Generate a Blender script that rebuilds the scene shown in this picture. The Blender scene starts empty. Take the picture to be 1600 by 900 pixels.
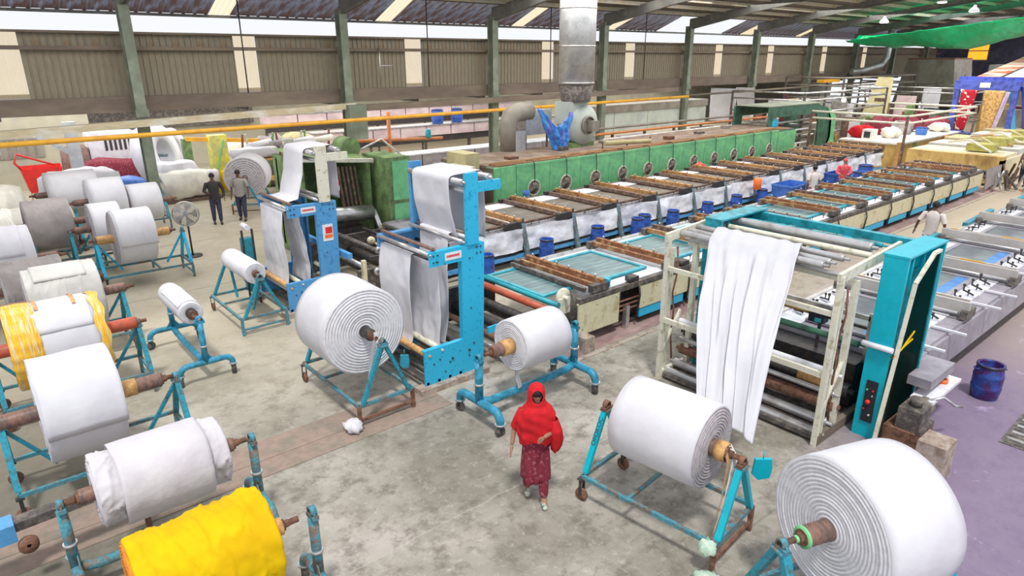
import bpy, math, random
from mathutils import Vector, Matrix, noise
random.seed(7)
scene = bpy.context.scene
COL = scene.collection
PI = math.pi

# ------------------------------------------------------------------ camera
def make_camera():
    yaw, pitch, roll, H = 0.86722, 0.33557, -0.0016, 5.2
    cp, sp = math.cos(pitch), math.sin(pitch)
    F = Vector((math.cos(yaw)*cp, math.sin(yaw)*cp, -sp))
    r = Vector((math.sin(yaw), -math.cos(yaw), 0)); u = r.cross(F)
    c, s = math.cos(roll), math.sin(roll)
    R = c*r+s*u; U = -s*r+c*u
    cd = bpy.data.cameras.new('camera'); cam = bpy.data.objects.new('camera', cd); COL.objects.link(cam)
    cd.lens = 1032.2/1600*36; cd.sensor_width = 36; cd.sensor_fit = 'HORIZONTAL'; cd.clip_end = 400
    m = Matrix((R, U, -F)).transposed().to_4x4(); m.translation = (0, 0, H)
    cam.matrix_world = m
    scene.camera = cam
make_camera()

# ------------------------------------------------------------------ light
SUN_STRENGTH = 2.1
WORLD_STRENGTH = 0.80
EXPOSURE = 0.35
w = bpy.data.worlds.new('world'); scene.world = w; w.use_nodes = True
bg = w.node_tree.nodes['Background']; bg.inputs[0].default_value = (0.93, 0.95, 1.0, 1); bg.inputs[1].default_value = WORLD_STRENGTH
sl = bpy.data.lights.new('sun', 'SUN'); sl.energy = SUN_STRENGTH; sl.angle = math.radians(7); sl.color = (1.0, 0.97, 0.92)
so = bpy.data.objects.new('sun', sl); COL.objects.link(so)
so.rotation_euler = Vector((-0.26, -0.36, 1.0)).to_track_quat('Z', 'Y').to_euler()
def area(name, loc, sx, sy, power, col=(1, 1, 1), rot=(0, 0, 0)):
    l = bpy.data.lights.new(name, 'AREA'); l.shape = 'RECTANGLE'; l.size = sx; l.size_y = sy; l.energy = power; l.color = col
    o = bpy.data.objects.new(name, l); o.location = loc; o.rotation_euler = rot; COL.objects.link(o)
    return o
area('annex_daylight', (12, 31, 3.35), 26, 9, 1500, (1, 0.98, 0.95))
area('annex_daylight', (38, 31, 3.35), 22, 9, 1100, (1, 0.98, 0.95))
area('hall_lamp_fill', (4, 19, 7.9), 12, 9, 800, (1, 0.98, 0.95))  # unseen area light, added to brighten the far left rolls
area('hall_lamp_fill', (22, 18, 7.9), 20, 9, 1500, (1, 0.97, 0.92))  # from here on, unseen panels standing in for the high bay lamp rows
area('hall_lamp_fill', (44, 17, 7.9), 20, 9, 1800, (1, 0.97, 0.92))
area('hall_lamp_fill', (64, 17, 8.2), 18, 14, 1500, (0.95, 0.95, 1))
scene.view_settings.view_transform = 'Standard'; scene.view_settings.look = 'None'
scene.view_settings.gamma = 1; scene.view_settings.use_curve_mapping = False
scene.view_settings.exposure = EXPOSURE

# ------------------------------------------------------------------ materials
MATS = {}
def mat(name, c, c2=None, rough=0.6, metal=0.0, scale=5.0, thr=(0.45, 0.62), var=0.12, bump=0.1, bscale=60.0, stretch=(1, 1, 1), spec=0.4, dist=0.002):
    """painted / worn surface: colour c, patches of c2 where a noise passes thr, fine value variation, fine relief"""
    m = bpy.data.materials.new(name); m.use_nodes = True; nt = m.node_tree; N = nt.nodes; L = nt.links
    b = N['Principled BSDF']; b.inputs['Roughness'].default_value = rough; b.inputs['Metallic'].default_value = metal
    b.inputs['Specular IOR Level'].default_value = spec
    tc = N.new('ShaderNodeTexCoord'); mp = N.new('ShaderNodeMapping'); mp.inputs['Scale'].default_value = stretch
    L.new(tc.outputs['Object'], mp.inputs[0])
    n1 = N.new('ShaderNodeTexNoise'); n1.inputs['Scale'].default_value = scale; n1.inputs['Detail'].default_value = 5
    L.new(mp.outputs[0], n1.inputs['Vector'])
    rp = N.new('ShaderNodeMapRange'); rp.inputs[1].default_value = thr[0]; rp.inputs[2].default_value = thr[1]
    L.new(n1.outputs['Fac'], rp.inputs[0])
    mx = N.new('ShaderNodeMix'); mx.data_type = 'RGBA'
    mx.inputs[6].default_value = (*c, 1); mx.inputs[7].default_value = (*(c2 or c), 1)
    L.new(rp.outputs[0], mx.inputs[0])
    n2 = N.new('ShaderNodeTexNoise'); n2.inputs['Scale'].default_value = scale*3.3; n2.inputs['Detail'].default_value = 6
    L.new(mp.outputs[0], n2.inputs['Vector'])
    r2 = N.new('ShaderNodeMapRange'); r2.inputs[1].default_value = 0.3; r2.inputs[2].default_value = 0.7
    r2.inputs[3].default_value = 1-var; r2.inputs[4].default_value = 1+var
    L.new(n2.outputs['Fac'], r2.inputs[0])
    mul = N.new('ShaderNodeVectorMath'); mul.operation = 'SCALE'
    L.new(mx.outputs[2], mul.inputs[0]); L.new(r2.outputs[0], mul.inputs['Scale'])
    L.new(mul.outputs[0], b.inputs['Base Color'])
    if bump:
        n3 = N.new('ShaderNodeTexNoise'); n3.inputs['Scale'].default_value = bscale; n3.inputs['Detail'].default_value = 3
        L.new(mp.outputs[0], n3.inputs['Vector'])
        bp = N.new('ShaderNodeBump'); bp.inputs['Strength'].default_value = bump; bp.inputs['Distance'].default_value = dist
        L.new(n3.outputs['Fac'], bp.inputs['Height']); L.new(bp.outputs[0], b.inputs['Normal'])
    MATS[name] = m
    return m
RUST = (0.13, 0.06, 0.035)
white_cloth = mat('white_cloth', (0.65, 0.65, 0.69), (0.60, 0.59, 0.64), rough=0.85, scale=1.6, var=0.02, bump=0.5, bscale=9, dist=0.01, spec=0.15)
hanging_cloth = mat('hanging_white_cloth', (0.56, 0.56, 0.60), (0.52, 0.52, 0.56), rough=0.85, scale=1.2, var=0.02, bump=0.4, bscale=6, dist=0.01, spec=0.15)
wrap_cloth = mat('wrapping_cloth', (0.62, 0.60, 0.64), (0.55, 0.52, 0.57), rough=0.9, scale=2.2, var=0.03, bump=0.6, bscale=9, dist=0.015, spec=0.1)
cream_cloth = mat('cream_cloth', (0.78, 0.76, 0.68), (0.66, 0.64, 0.58), rough=0.9, scale=2.2, var=0.05, bump=0.6, bscale=9, dist=0.015, spec=0.1)
cover_cloth = mat('cover_cloth', (0.55, 0.54, 0.52), (0.48, 0.47, 0.46), rough=0.9, scale=2.2, var=0.04, bump=0.6, bscale=9, dist=0.015, spec=0.1)
grey_cloth = mat('grey_cloth', (0.36, 0.33, 0.325), (0.30, 0.275, 0.27), rough=0.9, scale=2.2, var=0.05, bump=0.6, bscale=9, dist=0.015, spec=0.1)
roll_edge = mat('roll_edge', (0.70, 0.70, 0.74), (0.62, 0.62, 0.66), rough=0.95, scale=14, var=0.05, bump=0.3, bscale=50, dist=0.004, spec=0.1)
roll_edge_grey = mat('roll_edge_grey', (0.46, 0.43, 0.45), (0.36, 0.34, 0.36), rough=0.95, scale=14, var=0.12, bump=0.7, bscale=50, dist=0.006, spec=0.1)
yellow_cloth = mat('yellow_cloth', (0.70, 0.47, 0.0), (0.62, 0.38, 0.0), rough=0.75, scale=2, var=0.05, bump=0.3, bscale=9, dist=0.01, spec=0.2)
orange_edge = mat('orange_edge', (0.80, 0.30, 0.03), (0.65, 0.2, 0.03), rough=0.85, scale=12, var=0.15, bump=0.5)
yellow_film = mat('yellow_film', (0.85, 0.46, 0.03), (0.72, 0.58, 0.32), rough=0.35, scale=5, thr=(0.48, 0.62), stretch=(6, 0.6, 0.6), var=0.2, bump=0.8, bscale=8, dist=0.02)
teal = mat('teal_paint', (0.02, 0.26, 0.36), (0.06, 0.14, 0.15), rough=0.45, scale=9, thr=(0.52, 0.66), var=0.25)
teal_worn = mat('teal_worn_paint', (0.07, 0.25, 0.32), (0.17, 0.14, 0.11), rough=0.55, scale=10, thr=(0.45, 0.6), var=0.3)
blue_pipe = mat('blue_pipe_paint', (0.04, 0.28, 0.45), (0.02, 0.17, 0.24), rough=0.4, scale=7, thr=(0.45, 0.65), var=0.2)
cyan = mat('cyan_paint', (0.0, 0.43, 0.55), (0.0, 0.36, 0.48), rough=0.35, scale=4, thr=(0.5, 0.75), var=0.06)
sky_blue = mat('sky_blue_paint', (0.03, 0.45, 0.72), (0.0, 0.28, 0.5), rough=0.4, scale=16, thr=(0.60, 0.68), var=0.08)
mid_blue = mat('mid_blue_paint', (0.09, 0.32, 0.62), (0.05, 0.2, 0.45), rough=0.4, scale=9, thr=(0.55, 0.7), var=0.08)
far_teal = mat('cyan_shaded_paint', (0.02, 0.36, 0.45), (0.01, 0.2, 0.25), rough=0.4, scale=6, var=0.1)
royal = mat('royal_blue_paint', (0.10, 0.14, 0.55), (0.06, 0.08, 0.35), rough=0.4, scale=4, var=0.1)
frame_cream = mat('cream_paint', (0.70, 0.68, 0.56), (0.42, 0.38, 0.24), rough=0.45, scale=9, thr=(0.55, 0.72), var=0.08)
panel_cream = mat('cream_panel_paint', (0.66, 0.61, 0.42), (0.36, 0.26, 0.10), rough=0.5, scale=3.5, thr=(0.56, 0.76), var=0.08)
tan_box = mat('tan_painted_sheet', (0.56, 0.38, 0.13), (0.32, 0.18, 0.06), rough=0.55, scale=2.5, thr=(0.5, 0.72), var=0.12, stretch=(1, 1, .5))
green = mat('green_paint', (0.22, 0.62, 0.28), (0.15, 0.48, 0.24), rough=0.4, scale=2.2, thr=(0.42, 0.7), var=0.12)
green_dark = mat('dark_green_paint', (0.06, 0.17, 0.11), (0.04, 0.1, 0.07), rough=0.5, scale=3, var=0.15)
green_worn = mat('worn_green_paint', (0.20, 0.32, 0.12), (0.12, 0.17, 0.08), rough=0.5, scale=4, thr=(0.4, 0.65), var=0.2)
steel = mat('steel', (0.62, 0.62, 0.62), (0.42, 0.41, 0.4), rough=0.3, metal=0.85, scale=5, var=0.1, bump=0.03)
roller_metal = mat('roller_metal', (0.56, 0.555, 0.56), (0.38, 0.35, 0.33), rough=0.3, metal=0.7, scale=4, thr=(0.5, 0.7), var=0.08)
galv = mat('galvanised_sheet', (0.55, 0.56, 0.57), (0.45, 0.46, 0.47), rough=0.4, metal=0.6, scale=3, var=0.08)
dark_metal = mat('dark_metal', (0.045, 0.045, 0.05), (0.09, 0.07, 0.06), rough=0.5, metal=0.3, scale=12, var=0.3)
grime = mat('grimy_machine_metal', (0.10, 0.09, 0.085), (0.2, 0.17, 0.15), rough=0.6, metal=0.2, scale=8, var=0.35)
rust = mat('rusty_steel', (0.22, 0.11, 0.07), (0.12, 0.06, 0.04), rough=0.8, scale=12, var=0.3, bump=0.3)
core_brown = mat('core_tube_brown', (0.24, 0.13, 0.10), (0.13, 0.09, 0.08), rough=0.45, scale=8, var=0.2, stretch=(3, 1, 1))
core_red = mat('core_tube_red', (0.50, 0.10, 0.05), (0.38, 0.09, 0.05), rough=0.45, scale=8, var=0.1)
core_tan = mat('core_tube_tan', (0.62, 0.36, 0.14), (0.45, 0.25, 0.1), rough=0.5, scale=14, var=0.15)
rust_beam = mat('rust_orange_beam', (0.26, 0.105, 0.05), (0.42, 0.27, 0.12), rough=0.7, scale=7, thr=(0.5, 0.62), var=0.3, stretch=(1, 1, 1))
ochre_beam = mat('ochre_beam', (0.42, 0.23, 0.09), (0.24, 0.10, 0.05), rough=0.7, scale=6, thr=(0.5, 0.62), var=0.3)
leg_grey = mat('leg_grey_teal', (0.14, 0.22, 0.25), (0.10, 0.11, 0.11), rough=0.5, scale=8, var=0.2)
brown_beam = mat('brown_beam', (0.13, 0.085, 0.07), (0.28, 0.17, 0.11), rough=0.6, scale=7, thr=(0.5, 0.66), var=0.3)
alu_beam = mat('aluminium_beam', (0.50, 0.47, 0.45), (0.62, 0.34, 0.04), rough=0.45, metal=0.1, scale=1.1, thr=(0.60, 0.61), var=0.12)
column_green = mat('column_green_grey', (0.17, 0.20, 0.15), (0.25, 0.28, 0.22), rough=0.6, scale=1.2, var=0.12)
beam_brown = mat('beam_brown', (0.16, 0.125, 0.10), (0.21, 0.17, 0.13), rough=0.8, scale=1.5, var=0.12, stretch=(.3, 1, 1))
sheet_wall = mat('cladding_brown', (0.25, 0.215, 0.155), (0.30, 0.14, 0.05), rough=0.6, scale=1.4, thr=(0.60, 0.70), var=0.1, stretch=(2.5, 1, .6))
sheet_seam = mat('cladding_rib', (0.24, 0.215, 0.16), rough=0.6, scale=2, var=0.1)
roof_blue = mat('roof_sheet_blue', (0.66, 0.74, 0.98), (0.40, 0.27, 0.27), rough=0.45, scale=1.6, thr=(0.44, 0.6), var=0.25, stretch=(3, .5, 1))
roof_dark = mat('roof_sheet_dark', (0.12, 0.11, 0.10), (0.16, 0.13, 0.12), rough=0.7, scale=1.3, var=0.15)
raft = mat('rafter_grey', (0.15, 0.15, 0.14), (0.2, 0.2, 0.18), rough=0.6, scale=1.3, var=0.15)
purlin_m = mat('purlin_pale', (0.45, 0.42, 0.36), (0.5, 0.4, 0.25), rough=0.6, scale=1.3, var=0.15)
conduit_beige = mat('cable_tray_beige', (0.52, 0.45, 0.30), (0.62, 0.60, 0.52), rough=0.6, scale=3, var=0.12, stretch=(.4, 1, 1))
yellow_pipe = mat('yellow_gas_pipe', (0.80, 0.42, 0.04), (0.70, 0.32, 0.04), rough=0.4, scale=2, var=0.08)
orange_pipe = mat('orange_pipe_paint', (0.62, 0.22, 0.07), (0.45, 0.16, 0.07), rough=0.5, scale=2, var=0.15)
concrete_block = mat('concrete_plinth', (0.40, 0.34, 0.29), (0.27, 0.2, 0.16), rough=0.9, scale=6, var=0.2, bump=0.5)
trench = mat('trench_cover', (0.30, 0.225, 0.185), (0.24, 0.205, 0.165), rough=0.85, scale=3, var=0.12, bump=0.3)
gutter_m = mat('stained_strip', (0.25, 0.16, 0.155), (0.34, 0.24, 0.22), rough=0.8, scale=2.2, var=0.2, bump=0.2, stretch=(.5, 1, 1))
skirt = mat('white_plastic_skirt', (0.74, 0.76, 0.83), (0.58, 0.60, 0.68), rough=0.4, scale=3, thr=(0.4, 0.7), var=0.1, bump=0.9, bscale=6, dist=0.03)
bed = mat('printing_blanket', (0.62, 0.66, 0.72), (0.46, 0.50, 0.54), rough=0.5, scale=2, var=0.1)
bed_grey = mat('machine_grey_panel', (0.34, 0.32, 0.36), (0.27, 0.25, 0.29), rough=0.5, scale=2, var=0.12)
scr_teal = mat('teal_screen_frame', (0.03, 0.38, 0.46), (0.02, 0.26, 0.34), rough=0.4, scale=4, var=0.1)
scr_mesh = mat('screen_mesh_greygreen', (0.09, 0.15, 0.17), (0.17, 0.29, 0.30), rough=0.35, scale=3, thr=(0.4, 0.65), var=0.12, stretch=(.4, 3, 1))
scr_dark = mat('screen_mesh_dark', (0.14, 0.12, 0.10), (0.20, 0.18, 0.15), rough=0.4, scale=3, var=0.15)
scr_grey = mat('screen_mesh_grey', (0.12, 0.135, 0.155), (0.21, 0.25, 0.25), rough=0.35, scale=1.3, thr=(0.4, 0.65), var=0.12)
scr_blue = mat('blue_screen_tape', (0.09, 0.27, 0.60), (0.06, 0.2, 0.5), rough=0.4, scale=3, var=0.08)
white_paint = mat('white_band', (0.76, 0.77, 0.82), (0.66, 0.66, 0.72), rough=0.5, scale=4, var=0.05)
drum_blue = mat('blue_plastic', (0.03, 0.10, 0.42), (0.02, 0.06, 0.28), rough=0.35, scale=5, var=0.15)
crate_blue = mat('pale_blue_plastic', (0.07, 0.20, 0.62), (0.05, 0.14, 0.45), rough=0.35, scale=5, var=0.1)
plastic_dark = mat('dark_plastic', (0.02, 0.02, 0.03), rough=0.4, var=0.1)
red_plastic = mat('red_plastic', (0.75, 0.04, 0.03), (0.6, 0.03, 0.03), rough=0.4, var=0.08)
orange_plastic = mat('orange_plastic', (0.85, 0.18, 0.04), rough=0.4, var=0.08)
blue_film = mat('blue_plastic_film', (0.03, 0.25, 0.70), (0.10, 0.12, 0.5), rough=0.15, scale=2, var=0.2, bump=0.9, bscale=7, dist=0.03, spec=0.9)
tarp_green = mat('green_tarpaulin', (0.0, 0.62, 0.25), (0.0, 0.48, 0.18), rough=0.25, scale=0.5, var=0.12, bump=0.7, bscale=2.0, dist=0.1, stretch=(1, 2, 1), spec=0.7)
skin = mat('skin', (0.34, 0.18, 0.115), rough=0.55, var=0.04)
skin_dark = mat('skin_dark', (0.13, 0.07, 0.045), rough=0.55, var=0.04)
hair_m = mat('black_hair', (0.012, 0.011, 0.012), rough=0.6, var=0.2)
red_shawl = mat('red_shawl', (0.56, 0.006, 0.014), (0.42, 0.004, 0.010), rough=0.8, scale=5, var=0.08, bump=0.5, bscale=14, dist=0.01)
maroon = mat('maroon_print', (0.20, 0.018, 0.04), (0.30, 0.10, 0.11), rough=0.85, scale=22, thr=(0.55, 0.62), var=0.2)
shirt_white = mat('pale_shirt', (0.62, 0.56, 0.54), rough=0.85, var=0.05, bump=0.3, bscale=12, dist=0.01)
shirt_grey = mat('grey_shirt', (0.30, 0.28, 0.26), rough=0.85, var=0.08)
shirt_black = mat('dark_shirt', (0.035, 0.03, 0.035), rough=0.85, var=0.15)
jeans = mat('dark_trousers', (0.04, 0.045, 0.08), rough=0.85, var=0.2)
pale_trouser = mat('grey_trousers', (0.42, 0.43, 0.47), rough=0.85, var=0.1)
red_print = mat('red_dotted_fabric', (0.45, 0.01, 0.03), (0.85, 0.7, 0.6), rough=0.8, scale=4.5, thr=(0.57, 0.59), var=0.1)
tan_print = mat('tan_printed_fabric', (0.66, 0.42, 0.16), (0.45, 0.24, 0.08), rough=0.8, scale=9, thr=(0.5, 0.55), var=0.1)
red_stripe = mat('red_striped_fabric', (0.70, 0.10, 0.05), (0.8, 0.6, 0.5), rough=0.8, scale=2, thr=(0.5, 0.52), var=0.1, stretch=(2, .2, 1))
hood_grey = mat('hood_sheet', (0.27, 0.25, 0.21), (0.2, 0.17, 0.14), rough=0.6, scale=1, var=0.12)
khaki_cloth = mat('khaki_cloth', (0.50, 0.45, 0.26), (0.45, 0.38, 0.2), rough=0.85, scale=1, var=0.1)
wall_far = mat('end_wall_dark', (0.055, 0.055, 0.09), (0.08, 0.075, 0.1), rough=0.9, scale=0.6, var=0.3)
wall_pale = mat('annex_wall', (0.45, 0.43, 0.33), (0.38, 0.36, 0.3), rough=0.9, scale=0.6, var=0.1)
pink_white = mat('pale_pink_panels', (0.62, 0.5, 0.5), (0.5, 0.38, 0.4), rough=0.7, scale=2, var=0.1, stretch=(.4, 1, 1))
tank_white = mat('pale_green_tank', (0.50, 0.55, 0.50), (0.42, 0.47, 0.44), rough=0.5, scale=1, var=0.06)
rope_white = mat('white_string', (0.72, 0.70, 0.66), rough=0.9, var=0.1)
rope_tan = mat('tan_rope', (0.42, 0.24, 0.12), rough=0.9, var=0.2)
green_net = mat('pale_green_rag', (0.42, 0.60, 0.47), (0.6, 0.65, 0.58), rough=0.9, scale=20, var=0.1)
lamp_body = mat('lamp_housing', (0.6, 0.6, 0.6), rough=0.4, var=0.02)

def emit(name, c, s):
    m = bpy.data.materials.new(name); m.use_nodes = True; nt = m.node_tree
    b = nt.nodes['Principled BSDF']; b.inputs['Base Color'].default_value = (*c, 1)
    b.inputs['Emission Color'].default_value = (*c, 1); b.inputs['Emission Strength'].default_value = s
    return m
lamp_glow = emit('lamp_glow', (1, 0.98, 0.95), 14)

def translucent(name, c, tr=0.35):
    m = bpy.data.materials.new(name); m.use_nodes = True; nt = m.node_tree; N = nt.nodes; L = nt.links
    out = N['Material Output']; N.remove(N['Principled BSDF'])
    t = N.new('ShaderNodeBsdfTranslucent'); t.inputs[0].default_value = (*c, 1)
    p = N.new('ShaderNodeBsdfTransparent'); p.inputs[0].default_value = (*c, 1)
    n = N.new('ShaderNodeTexNoise'); n.inputs['Scale'].default_value = 3
    mr = N.new('ShaderNodeMapRange'); mr.inputs[3].default_value = tr-0.1; mr.inputs[4].default_value = tr+0.1
    L.new(n.outputs['Fac'], mr.inputs[0])
    mx = N.new('ShaderNodeMixShader'); L.new(mr.outputs[0], mx.inputs[0]); L.new(t.outputs[0], mx.inputs[1]); L.new(p.outputs[0], mx.inputs[2])
    L.new(mx.outputs[0], out.inputs[0])
    return m
skylight_cream = translucent('skylight_cream', (1.0, 0.86, 0.62), 0.75)
skylight_orange = translucent('skylight_orange', (1.0, 0.5, 0.08), 0.8)
clear_acrylic = translucent('smoky_acrylic', (0.50, 0.44, 0.39), 0.35)

def floor_mat():
    m = bpy.data.materials.new('stained_concrete'); m.use_nodes = True; nt = m.node_tree; N = nt.nodes; L = nt.links
    b = N['Principled BSDF']; b.inputs['Specular IOR Level'].default_value = 0.35
    tc = N.new('ShaderNodeTexCoord'); src = tc.outputs['Object']
    def noi(s, d=6, ro=0.6):
        n = N.new('ShaderNodeTexNoise'); n.inputs['Scale'].default_value = s; n.inputs['Detail'].default_value = d; n.inputs['Roughness'].default_value = ro
        L.new(src, n.inputs['Vector']); return n.outputs['Fac']
    def rng(x, a, c, lo=0.0, hi=1.0):
        r = N.new('ShaderNodeMapRange'); r.inputs[1].default_value = a; r.inputs[2].default_value = c; r.inputs[3].default_value = lo; r.inputs[4].default_value = hi
        L.new(x, r.inputs[0]); return r.outputs[0]
    def mix(f, a, c):
        x = N.new('ShaderNodeMix'); x.data_type = 'RGBA'
        for s, v in ((0, f), (6, a), (7, c)):
            if isinstance(v, tuple): x.inputs[s].default_value = (*v, 1)
            elif isinstance(v, float): x.inputs[s].default_value = v
            else: L.new(v, x.inputs[s])
        return x.outputs[2]
    def mth(op, a, c):
        x = N.new('ShaderNodeMath'); x.operation = op
        for i, v in enumerate((a, c)):
            if isinstance(v, (int, float)): x.inputs[i].default_value = v
            else: L.new(v, x.inputs[i])
        return x.outputs[0]
    base = mix(rng(noi(0.55, 8, 0.65), 0.38, 0.64), (0.22, 0.205, 0.165), (0.42, 0.39, 0.35))
    base = mix(rng(noi(3.0, 8, 0.75), 0.48, 0.62, 0, 0.8), base, (0.15, 0.135, 0.11))
    base = mix(rng(noi(8.0, 8, 0.8), 0.54, 0.66, 0, 0.6), base, (0.50, 0.47, 0.43))
    sx = N.new('ShaderNodeSeparateXYZ'); L.new(src, sx.inputs[0]); X, Y = sx.outputs[0], sx.outputs[1]
    wob = noi(0.6, 4)
    # purple dye stain on the right
    d = mth('ADD', mth('SUBTRACT', mth('MULTIPLY', X, 0.5), mth('MULTIPLY', Y, 1.0)), mth('MULTIPLY', wob, 2.0))
    base = mix(rng(d, 1.4, 3.6, 0, 0.85), base, (0.20, 0.145, 0.245))
    base = mix(mth('MULTIPLY', rng(noi(2.2, 8, 0.75), 0.60, 0.66), rng(d, 2.8, 4.4)), base, (0.42, 0.32, 0.50))
    # warm yellowish far floor, left aisle and right aisle
    far = rng(mth('ADD', Y, mth('MULTIPLY', wob, 3.0)), 9.5, 15.0, 0, 0.75)
    base = mix(far, base, (0.46, 0.41, 0.31))
    far2 = rng(mth('ADD', X, mth('MULTIPLY', wob, 5.0)), 14.0, 24.0, 0, 0.85)
    base = mix(far2, base, (0.50, 0.42, 0.29))
    # old grease and dirt plus painted-in shade around the left row of carts
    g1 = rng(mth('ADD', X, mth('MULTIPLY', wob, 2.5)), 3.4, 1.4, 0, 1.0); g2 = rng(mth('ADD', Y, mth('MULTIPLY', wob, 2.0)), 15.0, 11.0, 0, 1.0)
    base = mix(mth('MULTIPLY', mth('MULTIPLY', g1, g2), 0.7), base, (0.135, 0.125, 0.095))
    # joints
    def line(coord, at, wd, col, amt):
        a = mth('ABSOLUTE', mth('SUBTRACT', mth('ADD', coord, mth('MULTIPLY', mth('SUBTRACT', noi(2.0, 3), 0.5), 0.12)), at), 0)
        nonlocal base
        base = mix(rng(a, 0.0, wd, amt, 0.0), base, col)
    line(Y, 5.45, 0.018, (0.46, 0.43, 0.39), 0.45)
    line(Y, 3.05, 0.02, (0.14, 0.12, 0.11), 0.5)
    line(Y, 20.8, 0.06, (0.2, 0.15, 0.12), 0.6)
    line(Y, 16.2, 0.05, (0.2, 0.15, 0.12), 0.5)
    L.new(base, b.inputs['Base Color'])
    L.new(rng(noi(1.5), 0.3, 0.7, 0.45, 0.8), b.inputs['Roughness'])
    bp = N.new('ShaderNodeBump'); bp.inputs['Strength'].default_value = 0.35; bp.inputs['Distance'].default_value = 0.01
    L.new(noi(9.0, 8, 0.7), bp.inputs['Height']); L.new(bp.outputs[0], b.inputs['Normal'])
    return m
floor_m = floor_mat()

# ------------------------------------------------------------------ mesh builder
ORG = {}
class MB:
    def __init__(s): s.v = []; s.f = []; s.sm = []; s.mi = []
    def add(s, vs, fs, smooth=False, mi=0):
        o = len(s.v); s.v += [tuple(p) for p in vs]
        s.f += [tuple(i+o for i in f) for f in fs]; s.sm += [smooth]*len(fs); s.mi += [mi]*len(fs)
        return s
    def box(s, a, b, mi=0):
        x0, y0, z0 = [min(p, q) for p, q in zip(a, b)]; x1, y1, z1 = [max(p, q) for p, q in zip(a, b)]
        return s.add([(x0, y0, z0), (x1, y0, z0), (x1, y1, z0), (x0, y1, z0), (x0, y0, z1), (x1, y0, z1), (x1, y1, z1), (x0, y1, z1)],
              [(0, 3, 2, 1), (4, 5, 6, 7), (0, 1, 5, 4), (1, 2, 6, 5), (2, 3, 7, 6), (3, 0, 4, 7)], mi=mi)
    def cbox(s, c, d, mi=0): return s.box([c[i]-d[i]/2 for i in range(3)], [c[i]+d[i]/2 for i in range(3)], mi)
    def bar(s, p, q, w, h=None, up=(0, 0, 1), mi=0):
        h = h or w; p = Vector(p); q = Vector(q); d = (q-p).normalized(); up = Vector(up)
        if abs(d.dot(up)) > 0.98: up = Vector((1, 0, 0)) if abs(d.x) < .9 else Vector((0, 1, 0))
        a = d.cross(up).normalized()*w/2; b = a.cross(d).normalized()*h/2
        vs = [e+i*a+j*b for e in (p, q) for i, j in ((-1, -1), (1, -1), (1, 1), (-1, 1))]
        return s.add(vs, [(0, 1, 2, 3), (7, 6, 5, 4), (0, 4, 5, 1), (1, 5, 6, 2), (2, 6, 7, 3), (3, 7, 4, 0)], mi=mi)
    def tube(s, p, q, r, n=12, r2=None, cap=True, mi=0): return s.path([p, q], [r, r2 if r2 is not None else r], n, cap, mi)
    def path(s, pts, r, n=10, cap=True, mi=0):
        pts = [Vector(p) for p in pts]; k = len(pts); rr = r if isinstance(r, (list, tuple)) else [r]*k
        vs = []; prev = None
        for i, p in enumerate(pts):
            d = (pts[min(i+1, k-1)]-pts[max(i-1, 0)]).normalized()
            if prev is None:
                up = Vector((0, 0, 1)) if abs(d.z) < .9 else Vector((1, 0, 0)); a = d.cross(up).normalized()
            else:
                a = (prev-d*prev.dot(d)).normalized()
            prev = a; b = d.cross(a)
            vs += [p+(a*math.cos(t*2*PI/n)+b*math.sin(t*2*PI/n))*rr[i] for t in range(n)]
        fs = [(i*n+j, i*n+(j+1) % n, (i+1)*n+(j+1) % n, (i+1)*n+j) for i in range(k-1) for j in range(n)]
        s.add(vs, fs, True, mi)
        if cap:
            o = len(s.v)-len(vs)
            s.f.append(tuple(o+j for j in range(n))[::-1]); s.f.append(tuple(o+(k-1)*n+j for j in range(n))); s.sm += [False]*2; s.mi += [mi]*2
        return s
    def lathe(s, prof, o=(0, 0, 0), ax=(1, 0, 0), n=48, disp=None, flat=(), mi=0, midx=None):
        o = Vector(o); ax = Vector(ax).normalized(); up = Vector((0, 0, 1)) if abs(ax.z) < .9 else Vector((1, 0, 0))
        a = ax.cross(up).normalized(); b = a.cross(ax).normalized(); vs = []
        for i, (x, r) in enumerate(prof):
            for j in range(n):
                t = j*2*PI/n; rr = r; xx = x
                if disp: xx, rr = disp(x, r, t)
                vs.append(o+ax*xx+(a*math.cos(t)+b*math.sin(t))*rr)
        base = len(s.v); s.v += [tuple(p) for p in vs]
        for i in range(len(prof)-1):
            for j in range(n):
                s.f.append((base+i*n+j, base+(i+1)*n+j, base+(i+1)*n+(j+1) % n, base+i*n+(j+1) % n))
                s.sm.append(True); s.mi.append(midx(i) if midx else mi)
        return s
    def grid(s, nu, nv, fn, smooth=True, mi=0, thick=0):
        vs = [fn(i/nu, j/nv) for i in range(nu+1) for j in range(nv+1)]
        fs = [(i*(nv+1)+j, (i+1)*(nv+1)+j, (i+1)*(nv+1)+j+1, i*(nv+1)+j+1) for i in range(nu) for j in range(nv)]
        return s.add(vs, fs, smooth, mi)
    def build(s, name, m, parent=None, world=True, kind=None):
        me = bpy.data.meshes.new(name)
        off = ORG.get(parent.name, Vector((0, 0, 0))) if (parent and world) else Vector((0, 0, 0))
        me.from_pydata([(x-off[0], y-off[1], z-off[2]) for x, y, z in s.v], [], s.f)
        me.polygons.foreach_set('use_smooth', s.sm)
        for mm in (m if isinstance(m, (list, tuple)) else [m]): me.materials.append(mm)
        if any(s.mi): me.polygons.foreach_set('material_index', s.mi)
        me.update()
        ob = bpy.data.objects.new(name, me); COL.objects.link(ob)
        if parent: ob.parent = parent; ORG[ob.name] = ORG.get(parent.name, Vector((0, 0, 0)))
        if kind: ob['kind'] = kind
        return ob
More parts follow.
